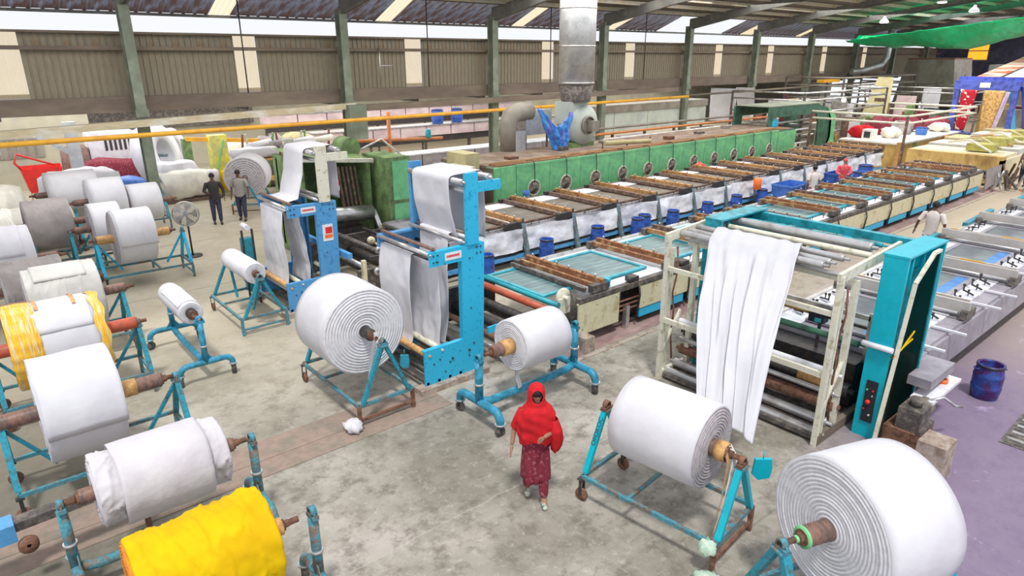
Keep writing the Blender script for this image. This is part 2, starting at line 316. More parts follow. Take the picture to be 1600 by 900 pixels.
def thing(name, label, cat, loc=(0, 0, 0), rz=0.0, group=None):
    o = bpy.data.objects.new(name, None); COL.objects.link(o); o.empty_display_size = 0.2
    o.location = loc; o.rotation_euler = (0, 0, rz); ORG[o.name] = Vector(loc)
    o['label'] = label; o['category'] = cat
    if group: o['group'] = group
    return o
def tag(o, label, cat, group=None, kind=None):
    o['label'] = label; o['category'] = cat
    if group: o['group'] = group
    if kind: o['kind'] = kind
    return o
def recenter(o):
    """put the origin of a free standing mesh at its base centre"""
    me = o.data; xs = [v.co.x for v in me.vertices]; ys = [v.co.y for v in me.vertices]; zs = [v.co.z for v in me.vertices]
    c = Vector(((min(xs)+max(xs))/2, (min(ys)+max(ys))/2, min(zs)))
    me.transform(Matrix.Translation(-c)); o.location = o.location+c
    return o
def link_copy(src, parent=None, loc=None):
    c = src.copy(); COL.objects.link(c)
    if parent: c.parent = parent
    if loc is not None: c.location = loc
    return c
def copy_thing(src, loc, label=None, rz=None):
    r = src.copy(); COL.objects.link(r); r.location = loc
    if rz is not None: r.rotation_euler = (0, 0, rz)
    if label: r['label'] = label
    for ch in list(src.children):
        c = ch.copy(); COL.objects.link(c); c.parent = r
        for g in list(ch.children):
            d = g.copy(); COL.objects.link(d); d.parent = c
    return r
def text_mesh(txt, size, name, m, parent, mat4, world=True, depth=0.001):
    cu = bpy.data.curves.new('lettering', 'FONT'); cu.body = txt; cu.size = size; cu.extrude = depth; cu.align_x = 'CENTER'; cu.align_y = 'CENTER'
    t = bpy.data.objects.new('lettering', cu); COL.objects.link(t)
    dg = bpy.context.evaluated_depsgraph_get(); me = bpy.data.meshes.new_from_object(t.evaluated_get(dg))
    bpy.data.objects.remove(t); bpy.data.curves.remove(cu)
    me.transform(mat4)
    if world and parent: me.transform(Matrix.Translation(-ORG.get(parent.name, Vector((0, 0, 0)))))
    me.materials.clear(); me.materials.append(m)
    o = bpy.data.objects.new(name, me); COL.objects.link(o); o.parent = parent
    return o
def fbm(p, s=1.0, o=3):
    return noise.fractal(Vector(p)*s, 1.0, 2.0, o)
ORD = ['first', 'second', 'third', 'fourth', 'fifth', 'sixth', 'seventh', 'eighth', 'ninth', 'tenth', 'eleventh', 'twelfth', 'thirteenth', 'fourteenth', 'fifteenth', 'sixteenth', 'seventeenth', 'eighteenth', 'nineteenth', 'twentieth']

# ================================================================== SETTING
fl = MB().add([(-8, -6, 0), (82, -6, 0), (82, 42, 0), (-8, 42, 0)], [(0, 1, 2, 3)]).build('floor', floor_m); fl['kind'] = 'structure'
# brown trench covers between roll bays, and the stained strip beside the cream table
t1 = MB()
t1.box((-4, 7.72, 0), (5.3, 8.10, 0.010)); t1.box((-4, 8.11, 0), (5.3, 8.62, 0.010))
tr = t1.build('trim_1', trench); tr['kind'] = 'structure'
g = MB().box((7.9, 7.66, 0), (33, 8.9, 0.006)).build('trim_2', gutter_m); g['kind'] = 'structure'
g = MB().box((7.9, 7.50, 0), (33, 7.58, 0.012)).build('trim_3', concrete_block); g['kind'] = 'structure'

# columns of the back row
colx = [-2.27+7.55*i for i in range(11)]
for i, x in enumerate(colx):
    if x < -2: continue
    c = MB()
    c.box((x-0.16, 25.16, 0), (x+0.16, 25.19, 6.95)); c.box((x-0.16, 25.53, 0), (x+0.16, 25.56, 6.95)); c.box((x-0.025, 25.19, 0), (x+0.025, 25.53, 6.95))
    c.cbox((x, 25.36, 0.03), (0.6, 0.6, 0.06))
    c.box((x-0.2, 25.1, 3.35), (x+0.2, 25.16, 3.6))
    co = c.build('trim_4', column_green); co['kind'] = 'structure'
    recenter(co)
# back wall: beam, girts, sheets
wb = MB().box((-8, 25.62, 3.5), (80, 25.9, 4.0)).build('wall_back', beam_brown); wb['kind'] = 'structure'
gb = MB()
gb.box((-8, 25.66, 5.45), (80, 25.84, 5.57)); gb.box((-8, 25.68, 5.95), (80, 25.86, 6.02))
gb.build('girt', beam_brown, wb)
def sheet_mesh(wd, ribs, z0, z1, y, dy=0.035):
    b = MB(); vs = []; pr = []
    for k in range(ribs):
        a = k*wd/ribs; s_ = wd/ribs
        pr += [(a, 0), (a+s_*0.72, 0), (a+s_*0.80, dy), (a+s_*0.92, dy)]
    pr.append((wd, 0))
    for (x, d) in pr: vs += [(x, y-d, z0), (x, y-d, z1)]
    fs = [(2*i, 2*i+2, 2*i+3, 2*i+1) for i in range(len(pr)-1)]
    b.add(vs, fs)
    return b
sk = [9.4, 16.2, 24.2, 31.2, 39.3, 46.3, 54.2, 61.5, 2.0]
proto = sheet_mesh(0.80, 4, 4.0, 6.0, 25.95).build('cladding_sheet', sheet_wall, wb)
glow = sheet_mesh(0.80, 6, 4.02, 6.0, 25.99, 0.02).build('translucent_sheet', skylight_cream, wb)
first = True; gfirst = True
n = int((78+7.2)/0.8)
for k in range(n):
    x = -7.2+k*0.8
    is_sk = any(abs(x+0.4-s) < 0.4 for s in sk)
    src = glow if is_sk else proto
    if is_sk and gfirst: src.location.x = x; gfirst = False; continue
    if not is_sk and first: src.location.x = x; first = False; continue
    link_copy(src, wb, (x, 0, 0))
wb['label'] = 'brown ribbed metal cladding wall above the open side bays'
# eave awning roof sheets
rf = MB().box((-8, 28.25, 6.66), (80, 28.32, 6.76)).build('ceiling', raft); rf['kind'] = 'structure'
def roof_sheet(wd, ribs, a, b, dz=0.05):
    (ya, za), (yb, zb) = a, b; pr = []
    for k in range(ribs):
        q = k*wd/ribs; s_ = wd/ribs
        pr += [(q, 0), (q+s_*0.6, 0), (q+s_*0.7, dz), (q+s_*0.9, dz)]
    pr.append((wd, 0)); vs = []
    for x, d in pr: vs += [(x, ya, za-d), (x, yb, zb-d)]
    return MB().add(vs, [(2*i, 2*i+1, 2*i+3, 2*i+2) for i in range(len(pr)-1)])
rs = roof_sheet(0.8, 2, (28.3, 6.78), (25.4, 7.95), 0.025).build('roof_sheet', roof_blue, rf)
rg = roof_sheet(0.8, 4, (28.3, 6.78), (25.4, 7.95), 0.03).build('translucent_roof_sheet', skylight_cream, rf)
first = gfirst = True
for k in range(n):
    x = -7.2+k*0.8
    if 35.6 < x < 42.6: continue     # open bay where daylight floods in
    is_sk = any(abs(x+0.4-s) < 0.4 for s in [9.3, 16.4, 24.3, 31.3, 46.4, 54.2])
    src = rg if is_sk else rs
    if is_sk and gfirst: src.location.x = x; gfirst = False; continue
    if not is_sk and first: src.location.x = x; first = False; continue
    link_copy(src, rf, (x, 0, 0))
# main roof: rafters, purlins, deck
def rz(y): return 7.0+0.14*(25.4-y)
raf = MB()
raf.add([(x, y, z) for x in (-0.03, 0.03) for y, z in ((25.4, 6.75), (21.0, rz(21)-0.05), (12, rz(12)-0.05), (12, rz(12)+0.35), (25.4, 7.35))],
        [(0, 1, 2, 3, 4), (9, 8, 7, 6, 5), (0, 5, 6, 1), (1, 6, 7, 2), (2, 7, 8, 3), (3, 8, 9, 4), (4, 9, 5, 0)])
raf.add([(x, y, z) for x in (-0.11, 0.11) for y, z in ((25.4, 6.75), (21.0, rz(21)-0.05), (12, rz(12)-0.05), (12, rz(12)-0.02), (21, rz(21)-0.02), (25.4, 6.78))],
        [(0, 1, 4, 5), (1, 2, 3, 4), (6, 11, 10, 7), (7, 10, 9, 8), (0, 6, 7, 1), (1, 7, 8, 2), (5, 4, 10, 11), (4, 3, 9, 10)])
rp = raf.build('rafter', raft, rf); rp.location.x = colx[1]
for x in colx[2:]: link_copy(rp, rf, (x, 0, 0))
pu = MB().box((-8, -0.04, 0), (80, 0.04, 0.18)).build('purlin', purlin_m, rf)
ys = [24.4-1.35*i for i in range(10)]
pu.location = (0, ys[0], rz(ys[0])+0.3)
for y in ys[1:]: link_copy(pu, rf, (0, y, rz(y)+0.3))
dk = MB().add([(-8, 25.5, rz(25.5)+0.5), (80, 25.5, rz(25.5)+0.5), (80, 11.5, rz(11.5)+0.5), (-8, 11.5, rz(11.5)+0.5)], [(0, 1, 2, 3)]).build('roof_deck', roof_dark, rf)
tb = MB()
for k in range(40):
    x = 30+random.random()*44; y = 13+random.random()*10
    tb.box((x, y-0.5, rz(y)+0.42), (x+0.5, y+0.5, rz(y)+0.46+0.07))
# door-less end wall with upper windows
ew = MB().box((78, -6, 0), (78.3, 26.2, 12)).build('wall_right', wall_far); ew['kind'] = 'structure'
def far_window(name, y0, y1, z0, z1, m, bars=3):
    b = MB().box((77.93, y0-0.08, z0-0.08), (78.0, y1+0.08, z1+0.08)).build(name, raft); b['kind'] = 'structure'
    for k in range(2):
        za = z0+(z1-z0)*k/2+0.05; zb = z0+(z1-z0)*(k+1)/2-0.05
        MB().box((77.88, y0, za), (77.92, y1, zb)).build('pane', m, b)
    return b
glow_or = emit('orange_lit_glazing', (1.0, 0.42, 0.03), 0.9)
glow_wh = emit('white_lit_glazing', (1.0, 1.0, 1.0), 1.6)
far_window('window_1', 21.6, 23.2, 4.9, 6.6, glow_or)
far_window('window_2', 26.6, 27.3, 5.4, 6.0, glow_wh)
# annex beyond the open bays: far wall and low roof
aw = MB().box((-8, 37, 0), (80, 37.2, 3.7)).build('wall_annex', wall_pale); aw['kind'] = 'structure'
ab = MB().box((-8, 36.7, 1.95), (13, 36.95, 3.55)).build('dark_lintel', grime, aw)
al = MB().box((-8, 25.95, 3.55), (80, 37, 3.65)).build('ceiling_annex', roof_dark); al['kind'] = 'structure'
ak = MB()
for x in [i*3.77-2.27 for i in range(22)]: ak.bar((x, 26, 3.45), (x, 37, 3.45), 0.08, 0.18)
ak.build('joist', raft, al)
# ================================================================== ROLLS AND CARTS
def roll(label, loc, az, r, u0, u1, core_r=0.085, ext=(0.25, 0.25), m=white_cloth, edge=roll_edge, core=core_brown, wrinkle=0.004, group=None,
         flap=None, cat='fabric roll', rings=13, shaft=0.03, shaft_ext=0.16, seed=0, core2=None):
    """fabric wound on a tube; axis along local X through loc, cloth from u0 to u1, az in degrees"""
    rnd = random.Random(seed+int(r*1000))
    t = thing('fabric_roll', label, cat, loc, math.radians(az), group)
    prof = []; mi = []
    def side(s, u):
        out = []; rr = core_r; step = (r-0.012-core_r)/rings
        bulge = 0.03*rnd.random()
        for i in range(rings):
            d = rnd.uniform(0, 0.007)+bulge*math.sin(PI*i/rings)
            a = rr+step*rnd.uniform(0.75, 0.95)
            out += [(u+s*(d-0.008), rr+0.002), (u+s*d, rr+0.006), (u+s*d, a-0.003), (u+s*(d-0.008), a)]
            rr = core_r+step*(i+1)
        return out
    L = side(-1, u0); Rr = side(1, u1)[::-1]
    k = 7 if wrinkle < 0.006 else 64
    mid = [(u0+(u1-u0)*i/k, r-(0.004 if i in (0, k) else 0)) for i in range(k+1)]
    prof = L+mid+Rr; nL = len(L)
    def disp(x, rr, th):
        if rr < r-0.005: return x, rr
        ax = Vector((x*2.2, math.cos(th)*1.4, math.sin(th)*1.4+seed))
        w1 = fbm(ax, 1.0)*wrinkle*1.5
        if wrinkle >= 0.006:
            for (sx_, st_, of) in ((3.2, 0.55, 0), (5.5, 0.8, 9)):
                nn = noise.noise(Vector(((x+0.16*math.sin(th+seed)+0.05*fbm(ax, 1.5))*sx_*1.7, math.cos(th)*st_*0.8, math.sin(th)*st_*0.8+seed+of)))
                w1 += wrinkle*1.1*max(0, 1-abs(nn)*7)**2
            w1 += 0.02*math.sin(th+1)*wrinkle*10*abs(x)
        return x+fbm((x, th, seed), 1.5)*wrinkle*0.8, rr+w1
    n = 72 if wrinkle < 0.006 else 130
    b = MB(); b.lathe(prof, n=n, disp=disp, midx=lambda i: 0 if nL-1 <= i < nL+k+1 else 1)
    b.build('fabric_body', (m, edge), t, world=False)
    c = MB(); c.lathe([(u0-ext[0], core_r*0.55), (u0-ext[0], core_r), (u0-ext[0]+0.01, core_r*1.01), (u1+ext[1]-0.01, core_r*1.01), (u1+ext[1], core_r), (u1+ext[1], core_r*0.55)], n=28)
    c.build('core_tube', core, t, world=False)
    s = MB(); s.tube((u0-ext[0]-shaft_ext, 0, 0), (u1+ext[1]+shaft_ext, 0, 0), shaft, 14)
    for e, sg in ((u0-ext[0], -1), (u1+ext[1], 1)): s.tube((e-sg*0.02, 0, 0), (e+sg*0.025, 0, 0), core_r*0.8, 20); s.tube((e+sg*0.02, 0, 0), (e+sg*0.07, 0, 0), core_r*0.5, 16)
    s.build('shaft', rust, t, world=False)
    if core2:
        q = MB(); a, bb = core2; q.lathe([(a, core_r*1.02), (a, core_r*1.18), ((a+bb)/2, core_r*1.22), (bb, core_r*1.18), (bb, core_r*1.02)], n=28)
        q.build('tape_winding', core_tan, t, world=False)
    if flap:
        # outer layer of cloth: (ua, ub, start angle, end angle, hang, extra radius), angles in degrees from top towards +local Y
        for (ua, ub, a0, a1, hang, ex) in flap:
            nu, nv = 22, 36
            def fn(p, q):
                u = ua+(ub-ua)*p; ang = math.radians(a0+(a1-a0)*q); wv = fbm((u*3, q*3, seed+3), 1.0)
                rr = r+ex+0.010*wv+0.004
                h = max(0, q-0.86)/0.14
                y = math.sin(ang)*rr; z = math.cos(ang)*rr
                if hang and h > 0:
                    ang0 = math.radians(a0+(a1-a0)*0.86); y = math.sin(ang0)*rr+0.03*h*(1 if a1 > a0 else -1)*math.sin(u*14); z = math.cos(ang0)*rr-h*hang*(0.8+0.3*math.sin(u*5+seed))
                return (u+0.02*fbm((q*4, seed, 0), 1), y, z)
            fb = MB().grid(nu, nv, fn).build('loose_end', m, t, world=False)
            sol = fb.modifiers.new('thickness', 'SOLIDIFY'); sol.thickness = 0.006
    return t

def caster(b_parent, x, y, z, r=0.07, ax=(0, 1, 0), m=rust):
    """wheel with a small fork, child part"""
    w_ = MB(); a = Vector(ax).normalized(); p = Vector((x, y, r))
    w_.lathe([(-0.025, 0.012), (-0.025, r*0.55), (-0.02, r*0.6), (-0.022, r*0.95), (-0.012, r), (0.012, r), (0.022, r*0.95), (0.02, r*0.6), (0.025, r*0.55), (0.025, 0.012)], p, a, 20)
    w_.tube(p-a*0.035, p+a*0.035, 0.012, 8)
    wo = w_.build('caster_wheel', m, b_parent, world=False)
    f = MB(); f.bar(p-a*0.035, (x-a.x*0.035, y-a.y*0.035, z), 0.006, 0.04); f.bar(p+a*0.035, (x+a.x*0.035, y+a.y*0.035, z), 0.006, 0.04); f.cbox((x, y, z-0.005), (0.09, 0.09, 0.012))
    f.build('fork', dark_metal, wo, world=False)

def bearing(t, u, v, h, m=teal_worn, r=0.05):
    b = MB(); b.lathe([(-0.03, 0.033), (-0.03, r), (0.03, r), (0.03, 0.033)], (u, v, h), (1, 0, 0), 18)
    b.box((u-0.035, v-0.075, h-r-0.02), (u+0.035, v+0.075, h-r*0.6))
    b.tube((u, v+0.055, h-r), (u, v+0.055, h-r+0.05), 0.01, 8); b.tube((u, v-0.055, h-r), (u, v-0.055, h-r+0.05), 0.01, 8)
    b.build('bearing_block', m, t, world=False)

def frame_cart(label, loc, az, L, w_, h, zb=0.34, m=teal_worn, strut=teal, group=None, third=True, low=True, lean=0.0, cast=(1,), top_r=0.05, legm=rust, sw=0.05):
    """rectangular tube frame on legs and casters with an A shaped trestle at both ends; roll axis = local X"""
    t = thing('roll_cart', label, 'cart', loc, math.radians(az), group)
    a, b_ = L/2, w_/2
    for s in (-1, 1):
        MB().bar((-a, s*b_, zb), (a, s*b_, zb), 0.045, 0.05).build('long_rail', m, t, world=False)
        MB().bar((s*a, -b_, zb), (s*a, b_, zb), 0.045, 0.05).build('end_rail', legm if s < 0 and False else m, t, world=False)
    for s in (-1, 1):
        for q in (-1, 1):
            if s in cast: 
                caster(t, s*a, q*b_, zb-0.03, 0.085, (0, 1, 0))
            else:
                MB().bar((s*a, q*b_, 0), (s*a, q*b_, zb), 0.05, 0.05, up=(1, 0, 0)).build('leg', legm, t, world=False)
    if low:
        for s in (-1, 1):
            if s in cast: continue
            MB().bar((s*a, -b_, 0.12), (s*a, b_, 0.12), 0.035, 0.035).build('lower_rail', legm, t, world=False)
    MB().bar((0.25*a, -b_, zb), (0.25*a, b_, zb), 0.04, 0.04).build('cross_rail', m, t, world=False)
    for s in (-1, 1):
        top = (s*a, 0, h-top_r-0.02)
        MB().bar((s*a, -b_*0.85, zb+0.02), (s*a+0, -0.035, top[2]), sw, sw*1.4, up=(1, 0, 0)).build('strut', strut, t, world=False)
        MB().bar((s*a, b_*0.85, zb+0.02), (s*a, 0.035, top[2]), sw, sw*1.4, up=(1, 0, 0)).build('strut', strut, t, world=False)
        if third: MB().bar((s*(a-0.45), 0.12*b_, zb), (s*(a-0.03), 0, top[2]-0.05), 0.04, 0.05, up=(0, 1, 0)).build('brace', strut, t, world=False)
        MB().cbox((s*a, 0, h-top_r-0.02), (0.12, 0.13, 0.02)).build('top_plate', m, t, world=False)
        bearing(t, s*a, 0, h, legm if strut is cyan else m)
    return t

def pipe_cart(label, loc, az, L, w_, h, m=blue_pipe, R=0.05, zb=0.34, group=None, cast=(-1,), post_lean=0.0):
    """round pipe cart: one long pipe, two cross pipes bent down to feet and casters, two posts; roll axis = local X"""
    t = thing('pipe_cart', label, 'cart', loc, math.radians(az), group)
    a, b_ = L/2, w_/2
    for s in (-1, 1):
        pts = []
        for k in range(7):
            q = k/6*PI/2; pts.append((s*a, -b_+0.13*(1-math.sin(q)), zb-0.13*(1-math.cos(q)) if False else zb-0.13+0.13*math.sin(q)*1.0))
        pts = [(s*a, -b_, 0.165)]+[(s*a, -b_+0.14*(1-math.cos(k/6*PI/2)), zb-0.14+0.14*math.sin(k/6*PI/2)) for k in range(7)]
        pts = pts+[(s*a, 0, zb)]+[(p[0], -p[1], p[2]) for p in pts[::-1]]
        MB().path(pts, R, 14).build('cross_pipe', m, t, world=False)
        for q in (-1, 1):
            fl_ = MB().tube((s*a, q*b_, 0.19), (s*a, q*b_, 0.21), R*1.35, 16).build('flange', galv, t, world=False)
            if s in cast: caster(t, s*a, q*b_, 0.2, 0.08, (0, 1, 0) if q < 0 else (1, 0.3, 0), grime)
            else: MB().tube((s*a, q*b_, 0), (s*a, q*b_, 0.2), R*0.85, 14).build('foot', grime, t, world=False)
        MB().tube((s*a, 0, zb), (s*a, 0, h-0.07), R, 14).build('post', m, t, world=False)
        MB().tube((s*a, 0, zb+0.28), (s*a, 0, zb+0.31), R*1.3, 16).build('collar', galv, t, world=False)
        MB().add([(s*a-s*0.02, -0.14, zb), (s*a-s*0.02, 0.14, zb), (s*a-s*0.02, 0.0, zb+0.22), (s*a-s*0.035, -0.14, zb), (s*a-s*0.035, 0.14, zb), (s*a-s*0.035, 0.0, zb+0.22)],
                 [(0, 1, 2), (5, 4, 3), (0, 2, 5, 3), (1, 4, 5, 2), (0, 3, 4, 1)]).build('gusset', m, t, world=False)
        bearing(t, s*a, 0, h, m, 0.055)
    MB().path([(-a, 0, zb), (-a+0.2, 0, zb-0.05), (0, 0, zb-0.06), (a-0.2, 0, zb-0.05), (a, 0, zb)], R*1.05, 14).build('long_pipe', m, t, world=False)
    return t

# --- roll A: the big one in the middle-left on an A-frame cart (axis along +Y)
frame_cart('blue A-frame cart under the large white roll, centre left, rag at its corner', (4.31, 9.0, 0), 90, 1.95, 0.92, 1.27, legm=rust, cast=(1,))
roll('large white fabric roll with ringed round end on A-frame cart, centre left', (4.29, 9.0, 1.27), 90, 0.69, -0.48, 0.50, core_r=0.09, ext=(0.20, 0.10), core=dark_metal, m=white_cloth, seed=2)
def teal_tag(label, p, ax, sx=0.12, sz=0.2, m=teal):
    b = MB(); x, y, z = p; c, s_ = math.cos(ax), math.sin(ax)
    pts = [(-sx/2, 0), (sx/2, 0), (sx*0.6, -sz*0.5), (sx*0.5, -sz), (-sx*0.2, -sz*1.1), (-sx*0.6, -sz*0.8)]
    for d in (-0.02, 0.02): b.v += [(x+c*u-s_*d, y+s_*u+c*d, z+v) for u, v in pts]
    k = len(pts); b.f += [tuple(range(k))[::-1], tuple(range(k, 2*k))]+[(i, (i+1) % k, k+(i+1) % k, k+i) for i in range(k)]; b.sm += [False]*(k+2); b.mi += [0]*(k+2)
    b.tube((x, y, z), (x, y, z+0.09), 0.006, 6)
    return recenter(tag(b.build('work_card_bag', m), label, 'bag'))
teal_tag('small turquoise card bag hanging from the A-frame of the large centre-left roll', (4.62, 7.95, 0.98), -0.7)
# wrapping strip hanging from its core, knotted rag
def strip(name, label, cat, pts, wd, m, n=24, sway=0.02):
    b = MB(); P_ = [Vector(p) for p in pts]
    def at(t_):
        f = t_*(len(P_)-1); i = min(int(f), len(P_)-2); return P_[i].lerp(P_[i+1], f-i)
    b.grid(n, 3, lambda p, q: tuple(at(p)+Vector(((q-0.5)*wd+sway*math.sin(p*9), (q-0.5)*wd*0.3, 0.0))))
    b.grid(n, 3, lambda p, q: tuple(at(p)+Vector(((q-0.5)*wd+sway*math.sin(p*9), (q-0.5)*wd*0.3+0.012, 0.0))))
    return recenter(tag(b.build(name, m), label, cat))
strip('cloth_strip', 'white cloth strip hanging from the core of the large centre-left roll', 'cloth', [(4.30, 8.2, 1.36), (4.25, 8.17, 1.2), (4.15, 8.15, 0.75), (3.95, 8.08, 0.38)], 0.07, white_cloth)
def rag(label, c, s, m, seed, cat='rag', flat=0.5, name='rag'):
    b = MB(); c = Vector(c)
    b.lathe([(-1, 0.02), (-.85, .5), (-.5, .8), (0, 1), (.5, .85), (.85, .5), (1, 0.02)], (0, 0, 0), (0, 0, 1), 26)
    vs = []
    for v in b.v:
        q = Vector(v); q = q*(1+0.55*fbm(q*1.7+Vector((seed, 0, 0)), 1)); q = Vector((q.x*s, q.y*s, max(q.z*s*flat, -s*flat*0.8)))
        vs.append(tuple(c+q+Vector((0, 0, s*flat*0.8))))
    b.v = vs
    return recenter(tag(b.build(name, m), label, cat))
rag('knotted white rag on the floor corner of the centre-left roll cart', (3.72, 8.0, 0.02), 0.16, white_cloth, 3)

# --- small rolls left of centre
pipe_cart('blue pipe cart under the small white roll, beside the left row of rolls', (2.62, 12.1, 0), 90, 2.0, 0.86, 1.12, cast=(1,))
roll('small white roll with folded hexagon end on a blue pipe cart, left of centre', (2.60, 12.1, 1.12), 90, 0.20, -0.62, 0.72, core_r=0.085, ext=(0.12, 0.05), core=dark_metal, rings=4, wrinkle=0.004, flap=[(-0.55, 0.5, -120, 60, 0, 0.004)], seed=5)
frame_cart('teal trestle cart under the narrow white roll behind the large roll', (4.2, 13.55, 0), 90, 1.85, 0.9, 1.15, legm=teal_worn, cast=(1,))
roll('narrow white roll on a teal trestle cart left of the blue frame with red sticker', (4.2, 13.55, 1.15), 90, 0.22, -0.70, 0.70, core_r=0.07, ext=(0.06, 0.06), core=core_brown, rings=5, seed=6)

# --- roll on the bent blue pipe cart, right of the sky blue tower
pipe_cart('bent blue pipe cart on casters behind the woman in red', (6.28, 6.98, 0), 0, 2.0, 0.98, 1.08, R=0.062, zb=0.36, cast=(-1,))
roll('medium white roll on the bent blue pipe cart, just above the woman in red', (6.36, 7.0, 1.08), 0, 0.41, -0.44, 0.46, core_r=0.10, ext=(0.36, 0.06), core=core_brown, rings=9, seed=8, core2=(-0.64, -0.44))
strip('cloth_strip', 'twisted white cloth end hanging below the medium roll on the bent pipe cart', 'cloth', [(5.98, 6.95, 0.72), (6.0, 6.93, 0.55), (6.03, 6.92, 0.36)], 0.10, white_cloth, sway=0.01)

# --- roll right of the woman
cart_w = frame_cart('bright blue A-frame cart with rusty casters right of the woman in red', (5.66, 3.88, 0), 96, 1.76, 0.90, 1.16, strut=cyan, legm=rust, cast=(1,), third=False)
roll('white roll with grey ringed end on bright blue cart, right of the woman in red', (5.665, 3.90, 1.16), 97, 0.485, -0.54, 0.51, core_r=0.095, ext=(0.17, 0.10), core=core_brown, edge=roll_edge_grey, rings=11, seed=11, core2=(-0.72, -0.60))
pa, pb = Vector((0.88, 0.3825, 0.36)), Vector((0.88, 0.035, 1.09)); dv = (pb-pa).normalized(); nv = Vector((0, -dv.z*-1, -dv.y)); yv = nv.cross(dv)
mm = Matrix((dv, yv, nv)).transposed().to_4x4(); mm.translation = pa.lerp(pb, 0.66)+nv*0.027
text_mesh('OFOKOC', 0.085, 'strut_lettering', dark_metal, cart_w, mm, world=False)
teal_tag('turquoise card in clear plastic bag hanging from the bright blue cart', (6.16, 2.98, 1.02), -0.7, 0.18, 0.24, cyan)
for k, (dx, m_, wd) in enumerate(((0.0, rope_tan, 0.03), (0.10, rope_white, 0.05), (0.16, rope_white, 0.04))):
    b = MB()
    for j in range(4):
        b.path([(5.72+dx*0.6, 3.22-0.01*j, 1.24), (5.66+dx+0.012*j, 3.12, 1.1), (5.55+dx*0.7, 3.08, 0.7), (5.36+dx*0.6, 3.05, 0.37)], 0.006, 5)
    tag(b.build('string_bundle', m_), ['tan cord hanging from the core of the roll right of the woman', 'white strings hanging beside the tan cord on the bright blue cart', 'outermost white strings hanging on the bright blue cart'][k], 'string')
rag('knotted green and white rag on the corner of the bright blue cart', (5.24, 3.0, 0.25), 0.10, green_net, 9, flat=0.9)
rag('pale green rag trailing on the floor by the bright blue cart', (5.12, 2.86, 0.0), 0.20, green_net, 12, flat=0.15)

# --- biggest roll, lower right
roll('largest white roll with ringed end and green core cap, bottom right corner', (5.62, 1.73, 1.25), -20, 0.655, -0.40, 0.43, core_r=0.095, ext=(0.27, 0.20), core=core_tan if False else core_brown, m=white_cloth, rings=15, seed=21, shaft=0.028, shaft_ext=0.18)
c_ = frame_cart('dark blue trestle cart carrying the largest roll, bottom right corner', (5.62, 1.73, 0), -20, 1.80, 1.0, 1.25, strut=teal, legm=rust, cast=(1,), sw=0.06)
g_ = MB(); g_.lathe([(0, 0.03), (0, 0.10), (0.02, 0.105), (0.03, 0.09)], (-0.69, 0, 1.25), (1, 0, 0), 24); g_.tube((-0.77, 0, 1.25), (-0.68, 0, 1.25), 0.035, 14)
g_.build('green_cap', green, c_, world=False)['label'] = 'green round core cap'

# --- left row of rolls, axis along X
def lroll(label, x0, x1, y, r, z=1.1, **k):
    xm = (x0+x1)/2
    return roll(label, (xm, y, z), 0, r, x0-xm, x1-xm, **k)
pipe_cart('teal pipe cart under the yellow roll, bottom left corner', (1.05, 5.27, 0), 0, 1.80, 0.8, 1.10, m=teal_worn, cast=())
lroll('bright yellow fabric roll with orange end, bottom left corner', 0.42, 1.50, 5.25, 0.43, m=yellow_cloth, edge=orange_edge, wrinkle=0.017, core=core_tan, core_r=0.07, ext=(0.1, 0.14), seed=31, core2=(0.6, 0.68))
pipe_cart('worn teal pipe cart under the loosely wrapped white roll, behind the yellow roll', (1.05, 6.95, 0), 0, 1.86, 0.85, 1.10, m=teal_worn, cast=())
lroll('loosely wrapped white roll with drooping cloth end, behind the yellow roll', 0.42, 1.64, 6.95, 0.36, m=wrap_cloth, edge=wrap_cloth, wrinkle=0.020, core=core_brown, core_r=0.08, ext=(0.14, 0.12), seed=33, rings=8,
      flap=[(-0.42, 0.42, -150, 118, 0.22, 0.065)])
frame_cart('blue trestle cart under the big pale roll, third in the left row', (0.78, 9.2, 0), 0, 1.95, 0.95, 1.10, legm=teal_worn, cast=(-1,), third=True)
lroll('big pale white roll with smooth outer sheet, third in the left row', 0.20, 1.02, 9.2, 0.655, m=white_cloth, core=core_brown, core_r=0.095, ext=(0.55, 0.55), seed=35, flap=[(-0.41, 0.43, -100, 178, 0, 0.010)], core2=(0.42, 0.66))
frame_cart('blue trestle cart under the roll with yellow film, fourth in the left row', (0.85, 11.7, 0), 0, 1.95, 0.9, 1.10, legm=teal_worn, cast=(-1,))
lroll('grey-white roll with yellow film and orange core, fourth in the left row', 0.19, 1.28, 11.7, 0.62, m=white_cloth, core=core_red, core_r=0.10, ext=(0.75, 0.52), seed=37, flap=[(-0.30, 0.44, -60, 170, 0, 0.012)])
yf = MB(); yf.lathe([(0.10, 0.615), (0.13, 0.645), (0.30, 0.652), (0.47, 0.645), (0.49, 0.63)], (0, 11.7, 1.1), (1, 0, 0), 90, disp=lambda x, r, t: (x, r+0.012*fbm((x*14, t*3, 2), 1)+0.008*math.sin(t*23)))
recenter(tag(yf.build('packing_film', yellow_film), 'crumpled yellow packing film around the left end of the fourth left-row roll', 'packing film'))
yf = MB(); yf.lathe([(1.20, 0.63), (1.27, 0.645), (1.34, 0.62)], (0, 11.7, 1.1), (1, 0, 0), 90, disp=lambda x, r, t: (x+0.02*math.sin(t*9), r+0.015*fbm((x*14, t*3, 5), 1)))
recenter(tag(yf.build('packing_film', yellow_film), 'yellow packing film edge at the right end of the fourth left-row roll', 'packing film'))
